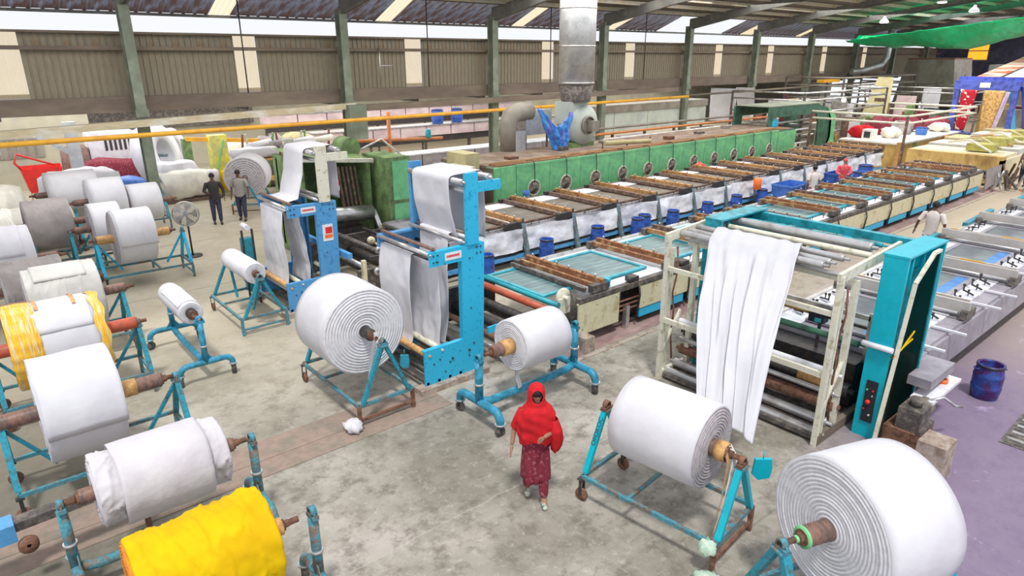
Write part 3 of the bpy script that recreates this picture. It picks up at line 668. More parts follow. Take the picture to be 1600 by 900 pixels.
for q, (xa, y_, za) in enumerate(((0.50, 10.98, 1.70), (0.98, 11.1, 1.67))):
    b = MB().grid(10, 2, lambda p, s: (xa+0.05*s, 11.7+0.655*math.sin(0.5-p*0.9), 1.1+0.655*math.cos(0.5-p*0.9)))
    b.grid(10, 2, lambda p, s: (xa+0.05*s, 11.7+0.66*math.sin(0.5-p*0.9), 1.1+0.66*math.cos(0.5-p*0.9)))
    tag(b.build('packing_tape', core_tan), ['brown packing tape strip on top of the fourth roll, left one', 'short brown packing tape at the right end of the fourth roll'][q], 'tape')
frame_cart('blue trestle cart with rusty wooden wedge, fifth in the left row', (1.1, 13.8, 0), 0, 1.8, 0.9, 1.10, legm=rust, cast=(-1,))
lroll('pale grey roll with crumpled outer cover, fifth in the left row', 0.55, 1.64, 13.8, 0.62, m=cover_cloth, edge=roll_edge_grey, core=core_brown, wrinkle=0.012, core_r=0.09, ext=(0.5, 0.42), seed=39, flap=[(-0.42, 0.36, -40, 150, 0, 0.02)])
frame_cart('teal trestle cart behind the crumpled grey roll, sixth in the left row', (0.3, 17.0, 0), 0, 2.0, 0.95, 1.15, legm=teal_worn, cast=(-1,))
lroll('large off-white roll cut by the left picture edge, sixth in the left row', -0.35, 0.98, 17.0, 0.74, z=1.15, m=white_cloth, core=core_brown, core_r=0.09, ext=(0.4, 0.42), seed=41, flap=[(-0.5, 0.5, -70, 120, 0, 0.012)])
frame_cart('teal trestle cart of the brownish grey roll, seventh in the left row', (1.65, 20.2, 0), 0, 2.0, 0.95, 1.15, legm=teal_worn, cast=(-1,))
lroll('brownish grey wrapped roll, seventh in the left row', 1.16, 2.12, 20.2, 0.64, z=1.2, m=grey_cloth, edge=roll_edge_grey, wrinkle=0.008, core=core_brown, core_r=0.09, ext=(0.4, 0.40), seed=43)
lroll('crumpled white roll left of the brownish grey roll', -0.1, 0.9, 19.9, 0.6, z=1.15, m=cream_cloth, wrinkle=0.018, core=core_brown, core_r=0.09, ext=(0.3, 0.3), seed=44)
frame_cart('blue trestle cart with tall blue end plate under the grey-centred roll beside the fan', (3.2, 17.75, 0), 0, 1.9, 0.95, 1.15, strut=sky_blue, legm=teal_worn, cast=(-1,))
lroll('white roll with loose cloth tail beside the standing fan, showing its tan core', 2.62, 3.42, 17.75, 0.64, z=1.15, m=white_cloth, edge=roll_edge_grey, core=core_tan, core_r=0.10, ext=(0.35, 0.42), seed=45, flap=[(-0.36, 0.44, -100, 120, 0.2, 0.012)])
lroll('white roll just behind the roll with the loose tail', 2.40, 3.06, 19.2, 0.62, z=1.15, m=white_cloth, edge=roll_edge_grey, core=core_brown, core_r=0.09, ext=(0.35, 0.4), seed=46)
lroll('white roll with pale grey cylinder top, two rows behind the roll with the tail', 2.85, 3.75, 22.2, 0.64, z=1.3, m=white_cloth, core=core_brown, core_r=0.09, ext=(0.35, 0.4), seed=47)
lroll('wide white roll behind the brownish grey roll, top left stack', 2.1, 3.4, 24.2, 0.66, z=1.3, m=white_cloth, core=core_brown, core_r=0.09, ext=(0.3, 0.3), seed=49)
lroll('narrow grey-edged roll standing behind the left column', 3.85, 4.7, 22.3, 0.55, z=1.1, m=white_cloth, edge=roll_edge_grey, core=core_brown, core_r=0.09, ext=(0.3, 0.35), seed=48)
for (x, y, s, lb) in ((2.75, 19.2, 0.5, 'trestle cart of the white roll just behind the roll with the tail'), (3.3, 22.2, 0.5, 'trestle cart two rows behind the roll with the tail'), (4.3, 23.5, 0.5, 'trestle cart at the foot of the left column'), (0.4, 19.9, 0.5, 'trestle cart under the crumpled white roll at the left edge')):
    frame_cart(lb, (x, y, 0), 0, 1.6, 0.9, 1.12, legm=teal_worn, cast=(-1,), third=False, low=False)
# loose carts and low rail in the left foreground
lroll('grey cylinder of cloth with crumpled ring, in the gap left of the crumpled grey roll', 0.30, 1.25, 14.9, 0.55, z=1.1, m=grey_cloth, edge=roll_edge_grey, core=core_brown, core_r=0.09, ext=(0.3, 0.5), seed=50, wrinkle=0.01)
b = thing('tow_bar', 'long grey-green steel channel with blue end lying behind the wrapped roll, left edge', 'steel channel', (0, 8.0, 0))
MB().bar((-1.6, 7.62, 0.62), (1.0, 7.75, 0.62), 0.16, 0.10).build('channel', grime, b)
MB().bar((-1.9, 7.60, 0.60), (-0.28, 7.66, 0.60), 0.24, 0.20).build('blue_sleeve', mid_blue, b)
for x in (-1.5, 0.9): MB().bar((x, 7.68, 0), (x, 7.68, 0.55), 0.06).build('leg', rust, b)
w_ = MB(); w_.lathe([(-0.03, 0.02), (-0.03, 0.09), (0.03, 0.09), (0.03, 0.02)], (-0.2, 7.42, 0.5), (0, 1, 0), 20); w_.build('wheel', rust, b)

# ================================================================== CLOTH TOWERS (blue side plates)
def cloth_tower(label, ox, y0, y1, m_near, m_far, sticker=None, name='cloth_tower', cream_top=False):
    """side plates in planes y0 and y1; local x offsets from ox (column right edge at ox+0.46)"""
    t = thing(name, label, 'cloth guide frame', (ox, (y0+y1)/2, 0))
    def plate(y, m):
        th = 0.03 if y == y0 else -0.03
        pts = [(ox-0.80, 0.10), (ox+0.40, 0.04), (ox+0.46, 2.34), (ox-0.62, 2.34), (ox-0.62, 2.10), (ox+0.0, 2.10), (ox-0.02, 0.72), (ox-0.80, 0.72)]
        b = MB(); k = len(pts)
        for yy in (y, y+th): b.v += [(x, yy, z) for x, z in pts]
        for q in ((0, 1, 6, 7), (1, 2, 5, 6), (2, 3, 4, 5)): b.f.append(q); b.f.append(tuple(k+i for i in q[::-1])); b.sm += [False]*2; b.mi += [0]*2
        for i in range(k): b.f.append((i, (i+1) % k, k+(i+1) % k, k+i)); b.sm.append(False); b.mi.append(0)
        # flanges
        yo = y+th*1.02
        b.box((ox+0.0, min(yo, y+th*4), 0.72), (ox+0.02, max(yo, y+th*4), 2.1)); b.box((ox+0.40, min(yo, y+th*4), 0.1), (ox+0.43, max(yo, y+th*4), 2.3))
        b.box((ox-0.62, min(yo, y+th*4), 2.30), (ox+0.46, max(yo, y+th*4), 2.338)); b.box((ox-0.8, min(yo, y+th*3), 0.70), (ox, max(yo, y+th*3), 0.719))
        o = b.build('side_plate', m, t)
        return o
    pn = plate(y0, m_near); plate(y1, m_far)
    for y, m in ((y0, m_near), (y1, m_far)):
        mm = frame_cream if cream_top else m
        MB().box((ox+0.10, y-0.03, 2.342), (ox+0.33, y+0.05, 3.5)).build('upper_post', mm, t)
        MB().box((ox+0.335, y-0.026, 3.18), (ox+0.80, y+0.046, 3.34)).build('top_arm', mm, t)
    bolts = MB()
    for (dx, z) in ((-0.55, 2.28), (-0.47, 2.28), (-0.55, 2.17), (-0.47, 2.17), (0.30, 2.28), (0.38, 2.28), (0.30, 2.18), (0.38, 2.18), (0.16, 1.25), (0.2, 0.6), (0.1, 0.4), (-0.3, 0.4), (-0.5, 0.5), (-0.4, 0.25), (-0.62, 0.45)):
        bolts.tube((ox+dx, y0-0.012, z), (ox+dx, y0+0.001, z), 0.014, 8)
    bolts.build('bolts', dark_metal, t, kind='stuff')
    pl = MB().box((ox-0.33, y0-0.006, 2.16), (ox-0.01, y0-0.001, 2.285)).build('name_plate', white_paint, t)
    q = MB(); xx = ox-0.30
    for wd_ in (0.018, 0.010, 0.03, 0.022, 0.03, 0.02, 0.026, 0.012, 0.03):
        q.box((xx, y0-0.008, 2.205), (xx+wd_, y0-0.006, 2.245)); xx += wd_+0.006
    q.build('plate_lettering', red_plastic, t)
    if sticker:
        MB().box((ox+0.10, y0-0.008, 1.50), (ox+0.33, y0-0.001, 1.86)).build('notice_sticker', white_paint, t)
        MB().box((ox+0.16, y0-0.011, 1.66), (ox+0.315, y0-0.008, 1.80)).build('sticker_red_panel', red_plastic, t)
        MB().box((ox+0.14, y0-0.011, 1.56), (ox+0.315, y0-0.008, 1.64)).build('sticker_red_panel', orange_plastic, t)
    ya, yb = y0+0.03, y1-0.03
    def rl(x, z, r, m=roller_metal, nm='guide_roller', a=0, b_=0):
        q = MB(); q.tube((x, ya+a, z), (x, yb-b_, z), r, 18); q.tube((x, ya-0.05, z), (x, yb+0.05, z), r*0.4, 10); return q.build(nm, m, t)
    rl(ox+0.085, 3.355, 0.05); rl(ox+0.16, 3.20, 0.04); rl(ox+0.62, 3.38, 0.06); rl(ox-0.60, 2.30, 0.035); rl(ox-0.52, 2.38, 0.03, core_brown); rl(ox-0.50, 2.18, 0.03, dark_metal); rl(ox-0.34, 2.12, 0.025, dark_metal)
    rl(ox+0.20, 2.42, 0.05); rl(ox+0.05, 2.40, 0.035); rl(ox+0.15, 2.12, 0.03, dark_metal)
    rl(ox-0.70, 0.62, 0.055, core_tan); rl(ox-0.45, 0.66, 0.05, frame_cream); rl(ox-0.25, 0.45, 0.05, dark_metal); rl(ox+0.1, 0.5, 0.05, dark_metal)
    MB().box((ox-0.95, y0-0.12, 0), (ox+0.45, y0+0.12, 0.10)).build('concrete_foot', concrete_block, t)
    MB().box((ox-0.95, y1-0.12, 0), (ox+0.45, y1+0.12, 0.10)).build('concrete_foot', concrete_block, t)
    for k in range(4): MB().bar((ox-0.75+0.22*k, y0, 0.13), (ox-0.75+0.22*k, y1, 0.13), 0.05, 0.05).build('floor_rail', grime, t)
    return t
def sheet(name, label, pts_fn, nu, nv, m=hanging_cloth, th=0.006):
    b = MB().grid(nu, nv, pts_fn); o = tag(b.build(name, m), label, 'fabric'); recenter(o)
    s = o.modifiers.new('thickness', 'SOLIDIFY'); s.thickness = th
    return o
def poly_sheet(label, path, ya, yb, m=white_cloth, wav=0.015, seed=0, taper=0, name='fabric_sheet', nu=60):
    P_ = [Vector((p[0], 0, p[1])) for p in path]; seg = [0]
    for a, b in zip(P_, P_[1:]): seg.append(seg[-1]+(b-a).length)
    T = seg[-1]
    def fn(p, q):
        d = p*T; i = 0
        while i < len(seg)-2 and d > seg[i+1]: i += 1
        f = (d-seg[i])/max(1e-6, seg[i+1]-seg[i]); v = P_[i].lerp(P_[i+1], f)
        y = ya+(yb-ya)*q; w_ = wav*fbm((y*4, p*2.2, seed), 1.0)*math.sin(PI*f)
        return (v.x+w_, y+(0.5-q)*taper*p, v.z)
    return sheet(name, label, fn, nu, 28, m)

# tower A, sky blue, in front of the cream table
A = cloth_tower('sky blue cloth guide frame with white name plate in the centre', 6.0, 8.32, 9.95, sky_blue, mid_blue)
poly_sheet('white cloth stretched over the top of the sky blue frame', [(6.72, 2.3), (6.70, 3.42), (6.62, 3.46), (6.06, 3.43), (6.0, 3.38), (6.02, 2.9), (6.16, 2.35)], 8.62, 9.70, wav=0.02, seed=1)
poly_sheet('white cloth hanging between the arms of the sky blue frame', [(6.2, 2.47), (6.06, 2.46), (6.02, 2.0), (6.0, 1.0), (5.9, 0.5)], 8.75, 9.62, wav=0.05, seed=2)
poly_sheet('front white cloth panel hanging from the arm of the sky blue frame', [(5.56, 2.20), (5.42, 2.18), (5.36, 1.6), (5.38, 0.75), (5.30, 0.52)], 8.92, 9.90, wav=0.03, seed=3)
poly_sheet('second white cloth panel just inside the front one of the sky blue frame', [(5.62, 2.16), (5.60, 2.0), (5.62, 1.2), (5.56, 0.58)], 8.42, 9.35, wav=0.05, seed=4)
# tower B, behind
B_ = cloth_tower('blue cloth guide frame with red sticker and cream posts, left of the green machine', 5.66, 13.0, 14.62, mid_blue, mid_blue, sticker=True, cream_top=True)
poly_sheet('white cloth over the top of the frame with the red sticker', [(6.38, 2.3), (6.36, 3.42), (6.28, 3.46), (5.72, 3.43), (5.66, 3.38), (5.6, 2.9), (5.45, 2.4), (5.2, 2.36)], 13.35, 14.35, wav=0.02, seed=5)
poly_sheet('bright white cloth panel hanging from the arm of the frame with the red sticker', [(5.2, 2.22), (5.06, 2.18), (5.02, 1.6), (5.05, 0.9), (5.0, 0.45)], 13.30, 14.55, wav=0.04, seed=6)
poly_sheet('inner white cloth panel of the frame with the red sticker', [(5.3, 2.14), (5.35, 1.8), (5.45, 1.0), (5.4, 0.6)], 13.08, 14.0, wav=0.05, seed=7)
# white valve bodies and control post between cloth panels left of tower B
b = thing('control_stand', 'dark teal control stand with white knobs left of the blue cloth frame', 'control stand', (4.62, 14.4, 0))
MB().box((4.5, 14.3, 0.3), (4.72, 14.5, 1.5)).build('cabinet', teal, b); MB().bar((4.5, 14.3, 0), (4.5, 14.3, 1.7), 0.04).build('leg', dark_metal, b); MB().bar((4.72, 14.3, 0), (4.72, 14.3, 1.7), 0.04).build('leg', dark_metal, b)
MB().tube((4.62, 14.25, 1.75), (4.62, 14.55, 1.75), 0.06, 14).build('valve', white_paint, b)
# ================================================================== BIG CREAM FRAME + TEAL TOWERS (right)
t = thing('batching_frame', 'cream steel frame with stacked top rollers and turquoise side towers, right of centre', 'machine frame', (9.2, 4.7, 0))
YA, YB = 3.42, 6.15
for nm, y in (('a', YA), ('b', YB)):
    MB().box((8.46, y-0.035, 0), (8.54, y+0.035, 2.52)).build('front_post', frame_cream, t)
    MB().box((8.62, y-0.02, 0.05), (8.66, y+0.02, 2.3)).build('inner_post', frame_cream, t)
    MB().box((9.00, y-0.04-(0.16 if y > 5 else -0.02), 0), (9.09, y+0.04-(0.16 if y > 5 else -0.02), 2.35)).build('rear_post', frame_cream, t)
    MB().bar((8.42, y, 2.50), (10.25, y-0.02, 2.62), 0.05, 0.14).build('top_side_rail', frame_cream, t)
    MB().box((8.5, y-0.04, 0.0), (10.3, y+0.04, 0.16)).build('bottom_side_rail', beam_brown if y < 5 else frame_cream, t)
    MB().bar((8.55, y, 0.55), (8.98, y, 1.15), 0.04, 0.05, up=(0, 1, 0)).build('diagonal_brace', frame_cream, t)
    q = MB()
    q.path([(8.75, y, 2.3), (8.78, y-0.02, 1.9), (8.74, y+0.02, 1.5), (8.78, y, 1.2), (8.76, y, 0.7), (8.80, y-0.02, 0.3)], 0.016, 8)
    q.build('chain', rust, t)
def roller(x, z, r, m=roller_metal, ya=YA+0.03, yb=YB-0.03, nm='roller', parent=t):
    q = MB(); q.lathe([(0, r*0.5), (0, r), (0.02, r), (yb-ya-0.02, r), (yb-ya, r), (yb-ya, r*0.5)], (x, ya, z), (0, 1, 0), 22); q.tube((x, ya-0.08, z), (x, yb+0.08, z), r*0.4, 10)
    return q.build(nm, m, parent)
roller(9.85, 2.62, 0.072, ya=3.62, yb=6.25); roller(9.55, 2.58, 0.045, frame_cream, ya=3.5, yb=6.2); roller(9.20, 2.56, 0.05, ya=3.72)
roller(8.98, 2.53, 0.052, ya=3.80); roller(8.78, 2.53, 0.052, ya=3.80); roller(9.00, 2.38, 0.03, ya=3.6); roller(10.15, 2.60, 0.035, far_teal, ya=3.6, yb=6.3)
for z, hh in ((1.95, 0.07), (1.05, 0.08)):
    MB().box((8.48, YA, z), (8.53, YB, z+hh)).build('front_cross_bar', frame_cream, t)
MB().box((9.02, YA, 2.28), (9.08, YB, 2.34)).build('rear_cross_bar', frame_cream, t)
q = MB().box((8.40, 5.20, 1.03), (8.50, 5.32, 1.15)).build('clamp', core_tan, t)
roller(8.95, 0.95, 0.06, white_paint); roller(9.15, 0.70, 0.08, dark_metal); roller(9.0, 0.62, 0.04, roller_metal)
roller(9.55, 1.25, 0.05, green_dark); roller(9.05, 0.42, 0.09, rust); roller(8.9, 0.20, 0.075); roller(8.66, 0.13, 0.06); roller(9.5, 0.5, 0.11, dark_metal)
q = MB(); q.tube((9.15, 3.50, 0.70), (9.15, 4.05, 0.70), 0.11, 20); q.build('orange_core', core_tan, t)
MB().box((8.55, 3.45, 0.05), (10.3, 6.1, 0.12)).build('machine_bed', grime, t)
MB().box((9.7, 3.5, 0.15), (10.2, 6.0, 0.85)).build('dark_body', dark_metal, t)
# towers
for nm, y0, y1 in (('near', 2.93, 3.24), ('far', 5.72, 6.03)):
    tw = MB(); tw.box((9.28, y0, 0), (9.33, y1, 2.70)); tw.box((9.275, y0-0.005, 2.701), (10.68, y1+0.02, 2.73)); tw.box((10.60, y0+.001, 0), (10.65, y1-.001, 2.695)); tw.box((9.331, y1-0.03, 0), (10.599, y1-.001, 2.694))
    tw.box((9.33, y0+0.01, 0.0), (10.6, y0+0.03, 0.45)); tw.box((9.5, y0+0.02, 2.3), (9.54, y0+0.05, 2.66)); tw.box((9.9, y0+0.02, 2.3), (9.94, y0+0.05, 2.66))
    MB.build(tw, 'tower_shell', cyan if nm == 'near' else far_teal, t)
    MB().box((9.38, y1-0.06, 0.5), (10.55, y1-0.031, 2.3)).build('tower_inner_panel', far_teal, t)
    pz = 0.55 if nm == 'near' else 1.05
    MB().box((9.262, y0+0.07, pz-0.30), (9.279, y1-0.09, pz+0.34)).build('control_panel', plastic_dark, t)
    k = MB(); k.lathe([(0, 0.001), (0, 0.03), (0.03, 0.035), (0.04, 0.02), (0.042, 0.001)], (9.262, (y0+y1)/2, pz+0.02), (-1, 0, 0), 14); k.build('red_stop_button', red_plastic, t)
    for j, (dy, dz, m) in enumerate(((-0.04, 0.2, red_plastic), (0.04, 0.2, green), (-0.04, 0.12, steel), (0.04, -0.1, red_plastic), (-0.04, -0.18, white_paint))):
        k = MB(); k.tube((9.262, (y0+y1)/2+dy, pz+dz), (9.245, (y0+y1)/2+dy, pz+dz), 0.013, 10); k.build('push_button', m, t)
q = MB().tube((9.25, 2.90, 1.42), (9.25, 3.30, 1.42), 0.04, 16); q.build('bracket_roller', white_paint, t)
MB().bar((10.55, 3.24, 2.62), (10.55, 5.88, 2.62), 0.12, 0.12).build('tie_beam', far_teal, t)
MB().bar((9.95, 5.0, 2.4), (9.95, 6.0, 2.4), 0.05).build('cyan_tie', cyan, t)
q = thing('acrylic_guard', 'hinged smoky acrylic guard door with cream edge, standing open right of the turquoise tower', 'guard door', (10.1, 2.85, 0))
MB().add([(x, y, z) for y in (2.86, 2.875) for x, z in ((9.12, 0.1), (10.3, 0.1), (10.2, 2.68), (9.98, 2.68), (9.47, 2.35))], [(0, 1, 2, 3, 4), (9, 8, 7, 6, 5)]).build('acrylic_sheet', clear_acrylic, q)
e_ = MB(); 
for a, b in (((9.12, 0.1), (9.47, 2.35)), ((9.47, 2.35), (9.98, 2.68)), ((9.98, 2.68), (10.2, 2.68))): e_.bar((a[0], 2.865, a[1]), (b[0], 2.865, b[1]), 0.04, 0.05, up=(0, 1, 0))
e_.build('cream_edge', frame_cream, q)
MB().bar((10.3, 2.865, 0.1), (10.2, 2.865, 2.68), 0.03, 0.05, up=(0, 1, 0)).build('teal_edge', far_teal, q)
MB().path([(9.75, 2.84, 1.6), (9.42, 2.86, 1.40), (9.25, 2.90, 1.32), (9.7, 2.83, 1.5)], 0.012, 8).build('yellow_tie', yellow_cloth, q)

# cloth down to the roll
def big_cloth(p, q):
    y = 5.55-1.40*q
    K_ = [(9.36, 0.25, 2.60), (9.20, 0.2, 2.628), (8.78, 0.02, 2.605), (8.70, 0.0, 2.56)]
    if p < 0.15:
        f = p/0.15*3; i_ = min(2, int(f)); f -= i_; a = K_[i_]; c = K_[i_+1]; v = Vector((a[0]+(c[0]-a[0])*f, y+a[1]+(c[1]-a[1])*f, a[2]+(c[2]-a[2])*f+0.012*math.sin(q*33)*(0.5+0.5*math.sin(q*9))))
    else:
        s = (p-0.15)/0.85; a = Vector((8.70, y, 2.56)); b_ = Vector((6.38+0.10*q, 4.02-0.74*q, 1.28-0.36*q)); v = a.lerp(b_, s)
        v.x -= 0.10*math.sin(PI*s); v.z += 0.02*math.sin(PI*s); w3 = 0
        f = 0.075
        if s < 0.12: f *= s/0.12
        w1 = math.sin(q*24+3*fbm((q*2, s*1.5, 0), 1)); w2 = fbm((q*7, s*1.1, 1), 1, 2)
        w3 = max(0, math.sin(q*40+1.5*math.sin(s*4)+3*w2))**2*min(1, s*3)
        v.x -= f*(0.30*w1+1.0*w2+0.32*w3); v.z += 0.5*f*(0.30*w1+w2+0.32*w3)
    return tuple(v)
sheet('fabric_sheet', 'long white cloth hanging from the cream frame down to the roll with grey end', big_cloth, 90, 90)
# ================================================================== PRINTING TABLES
def beam_box(b, x, y0, y1, z, wx, wz): b.box((x-wx/2, y0, z), (x+wx/2, y1, z+wz))
def knob_bits(b, x, y, z, s=1.0):
    b.tube((x, y, z), (x, y, z+0.09*s), 0.012*s, 6); b.lathe([(0, 0.001), (0.0, 0.02*s), (0.03*s, 0.024*s), (0.045*s, 0.001)], (x, y, z+0.08*s), (0, 0, 1), 8)
# ---- table 1 (white skirt, along the green drier)
Y0, Y1 = 12.62, 15.65
T1 = thing('printing_table', 'long flat-bed printing table with white plastic skirt in front of the green drier', 'printing machine', (20, 14.1, 0))
MB().box((8.6, Y0+0.12, 0.82), (33.6, Y1-0.1, 0.97)).build('table_bed', bed_grey, T1)
MB().box((8.6, Y0+0.3, 0.05), (33.6, Y0+0.5, 0.82)).build('under_frame', dark_metal, T1)
MB().box((8.6, Y0-0.05, 0.22), (33.6, Y0+0.02, 0.32)).build('blue_base_rail', mid_blue, T1)
for y in (Y0+0.16, Y1-0.25): MB().box((8.6, y, 0.97), (33.6, y+0.08, 1.03)).build('side_rail', steel, T1)
def crumple(x0, x1, sd):
    def fn(p, q):
        x = x0+(x1-x0)*p; z = 1.0-0.58*q+0.03*fbm((x*2, sd, 0), 1)*(1 if q == 0 else .3)
        return (x, Y0-0.02+0.07*fbm((x*1.7, q*1.6, sd), 1.0)-0.05*q, z)
    return MB().grid(18, 10, fn)
bx = [9.24+1.86*i for i in range(13)]
for i in range(13):
    crumple(bx[i]+0.06, bx[i]+1.82, i*3.1).build('skirt_sheet', skirt, T1)
legp = MB().bar((0, Y0+0.05-0, 1.12), (0.05, Y0-0.22, 0.0), 0.09, 0.12, up=(1, 0, 0)).build('leg', leg_grey, T1); legp.location.x = bx[0]-20+20
# legs share one mesh
legp.data.transform(Matrix.Translation((0, 0, 0)))
for x in bx[1:]: link_copy(legp, T1, (x, 0, 0))
legp.location.x = bx[0]
hooks = MB()
for x in bx:
    hooks.path([(x, Y0+0.08, 1.1), (x, Y0+0.06, 1.22), (x+0.08, Y0+0.1, 1.22), (x+0.1, Y0+0.12, 1.12)], 0.018, 6)
    for k in range(4): knob_bits(hooks, x+0.3+1.4*random.random(), Y0+0.1+0.1*random.random(), 1.0, 0.9)
hooks.build('clamps_and_hooks', dark_metal, T1, kind='stuff')
# screens (things) and squeegee carriages (things) – prototype and copies
def screen(name, label, x0, x1, y0, y1, z, fm, mm, group, tape=None):
    t_ = thing(name, label, 'printing screen', ((x0+x1)/2, (y0+y1)/2, z), 0, group)
    b = MB()
    for a, c in (((x0, y0), (x1, y0+0.09)), ((x0, y1-0.09), (x1, y1)), ((x0, y0+0.09), (x0+0.08, y1-0.09)), ((x1-0.08, y0+0.09), (x1, y1-0.09))): b.box((a[0], a[1], z), (c[0], c[1], z+0.045))
    b.build('screen_frame', fm, t_)
    MB().box((x0+0.08, y0+0.09, z+0.01), (x1-0.08, y1-0.09, z+0.018)).build('mesh_panel', mm, t_)
    if tape:
        MB().box((x0+0.08, y0+0.09, z+0.019), (x1-0.08, y0+0.09+tape, z+0.022)).build('edge_tape', scr_blue, t_)
    return t_
def carriage(name, label, x, y0, y1, z, m1, m2, group, endm=dark_metal, gap=0.34, w=0.13, hgt=0.14):
    t_ = thing(name, label, 'squeegee carriage', (x, (y0+y1)/2, z), 0, group)
    MB().box((x-w/2, y0, z), (x+w/2, y1, z+hgt)).build('main_beam', m1, t_)
    MB().box((x-gap-w*0.35, y0+0.1, z-0.02), (x-gap+w*0.35, y1-0.05, z+hgt*0.6)).build('rear_beam', m2, t_)
    for y in (y0-0.03, y1-0.07):
        MB().box((x-gap-0.12, y, z-0.08), (x+0.13, y+0.13, z+hgt*0.5)).build('end_block', endm, t_)
    b = MB()
    for k in range(6): b.tube((x-0.02+0.04*(k % 2), y0+0.2+k*(y1-y0-0.4)/5, z+hgt), (x-0.02, y0+0.2+k*(y1-y0-0.4)/5, z+hgt+0.07), 0.018, 6)
    b.tube((x-gap/2, y0+0.1, z+0.02), (x-gap/2, y1-0.1, z+0.02), 0.025, 8)
    b.build('adjusting_screws', steel, t_)
    return t_
g1s = 'dark screens on the skirted printing table'; g1c = 'rusty squeegee carriages on the skirted printing table'
s0 = screen('flat_screen', '', 9.45, 10.75, Y0+0.3, Y1-0.35, 1.03, brown_beam, scr_dark, g1s)
MB().box((9.5, Y1-1.05, 1.05), (10.7, Y1-0.45, 1.062)).build('pale_ink_strip', white_paint, s0)
c0 = carriage('squeegee_carriage', '', 11.02, Y0+0.05, Y1-0.45, 1.10, ochre_beam, brown_beam, g1c, gap=0.36)
for i in range(13):
    ls = '%s dark screen from the near end, on the table with the white skirt' % ORD[i]
    lc = '%s rusty squeegee carriage from the near end, on the table with the white skirt' % ORD[i]
    if i == 0: s0['label'] = ls; c0['label'] = lc
    else:
        copy_thing(s0, s0.location+Vector((1.86*i, 0, 0)), ls); copy_thing(c0, c0.location+Vector((1.86*i, 0, 0)), lc)

# infeed of table 1: dark tangle behind tower B
I1 = thing('infeed_unit', 'dark greasy infeed unit with rollers between the two blue cloth frames', 'machine infeed', (7.6, 13.9, 0))
MB().box((6.4, 12.75, 0.1), (8.6, 12.85, 0.75)).build('side_plate', grime, I1); MB().box((6.4, 15.3, 0.1), (8.6, 15.4, 0.9)).build('side_plate', grime, I1)
for (x, z, r, m) in ((6.6, 0.8, 0.05, steel), (6.9, 0.55, 0.10, dark_metal), (7.2, 0.95, 0.06, grime), (7.5, 0.5, 0.12, dark_metal), (7.9, 1.0, 0.05, dark_metal), (8.2, 0.75, 0.13, grime), (8.5, 1.0, 0.05, steel), (6.5, 0.35, 0.05, frame_cream)):
    MB().tube((x, 12.85, z), (x, 15.3, z), r, 14).build('roller', m, I1)
MB().bar((6.2, 12.7, 1.15), (6.2, 15.3, 1.15), 0.1, 0.12).build('blue_beam', mid_blue, I1)
MB().bar((6.6, 12.6, 1.05), (8.7, 12.6, 0.98), 0.08).build('rail', dark_metal, I1)
for (x, y) in ((6.5, 12.7), (8.5, 12.7), (6.5, 15.4), (8.5, 15.4)): MB().bar((x, y, 0), (x, y, 1.0), 0.09).build('leg', panel_cream, I1)
for i, (x, y, z) in enumerate(((7.0, 12.9, 1.1), (7.5, 12.75, 1.0), (8.0, 13.0, 1.1), (7.2, 13.6, 1.15), (6.8, 12.65, 0.7), (7.8, 12.6, 0.75))):
    b = MB(); b.lathe([(-0.04, 0.02), (-0.04, 0.09), (0.04, 0.09), (0.04, 0.02)], (x, y, z), (0, 1, 0), 14); b.bar((x, y, z), (x+0.2, y, z-0.15), 0.05); b.build('drive_wheel', panel_cream if i % 2 else steel, I1)
b = MB(); b.box((7.55, 12.2, 0), (7.75, 12.35, 0.36)); b.tube((7.6, 12.27, 0.36), (7.6, 12.27, 0.40), 0.03, 10); b.path([(7.6, 12.27, 0.37), (7.65, 12.27, 0.43), (7.73, 12.27, 0.36)], 0.012, 6)
recenter(tag(b.build('jerrycan', drum_blue), 'small blue jerrycan on the floor between the two blue cloth frames', 'jerrycan'))
rag('small red bundle on the floor beside the blue jerrycan', (7.95, 12.3, 0), 0.12, red_plastic, 4, flat=0.6, cat='bundle', name='bundle')

# ---- table 2 (cream side panels)
Y0, Y1 = 7.98, 10.5
T2 = thing('printing_table', 'long flat-bed printing table with cream side panels and blue base rail, middle row', 'printing machine', (19, 9.3, 0))
MB().box((8.9, Y0+0.1, 0.80), (31.5, Y1, 0.93)).build('table_bed', bed, T2)
MB().box((10.2, Y0+0.3, 0.05), (31.5, Y0+0.5, 0.80)).build('under_frame', dark_metal, T2)
MB().box((8.4, Y0-0.03, 0.84), (31.5, Y0+0.08, 0.95)).build('edge_rail', grime, T2)
MB().box((9.0, Y1-0.25, 0.93), (31.5, Y1-0.15, 1.0)).build('far_rail', steel, T2)
def cream_panel(x0, x1, z0, z1, nm='side_panel'):
    b = MB(); b.box((x0, Y0-0.05, z0), (x1, Y0-0.02, z1)); b.box((x0+0.01, Y0-0.052, z1-0.02), (x1-0.01, Y0+0.02, z1))
    for a, c in (((x0+0.12), z0+0.1), ((x0+0.5), z1-0.1), ((x1-0.1), z1-0.08)): b.tube((a, Y0-0.056, c), (a, Y0-0.049, c), 0.012, 6, mi=1)
    return b.build(nm, (panel_cream, dark_metal), T2)
cream_panel(8.35, 9.5, 0.24, 0.86)
px = [10.15, 11.85, 13.55, 15.25, 17.05, 18.85, 20.65, 22.45, 24.25, 26.05, 27.85, 29.65]
for x in px: cream_panel(x, x+(1.62 if x < 16 else 1.74), 0.36, 0.84)
blk = MB().box((9.23, 8.0, 1.0), (9.29, 8.14, 1.16)); blk.build('sky_blue_end_cap', sky_blue, T2)
for x in px: MB().box((x+0.02, Y0-0.035, 0.16), (x+1.5, Y0+0.0, 0.34)).build('blue_base_panel', sky_blue, T2)
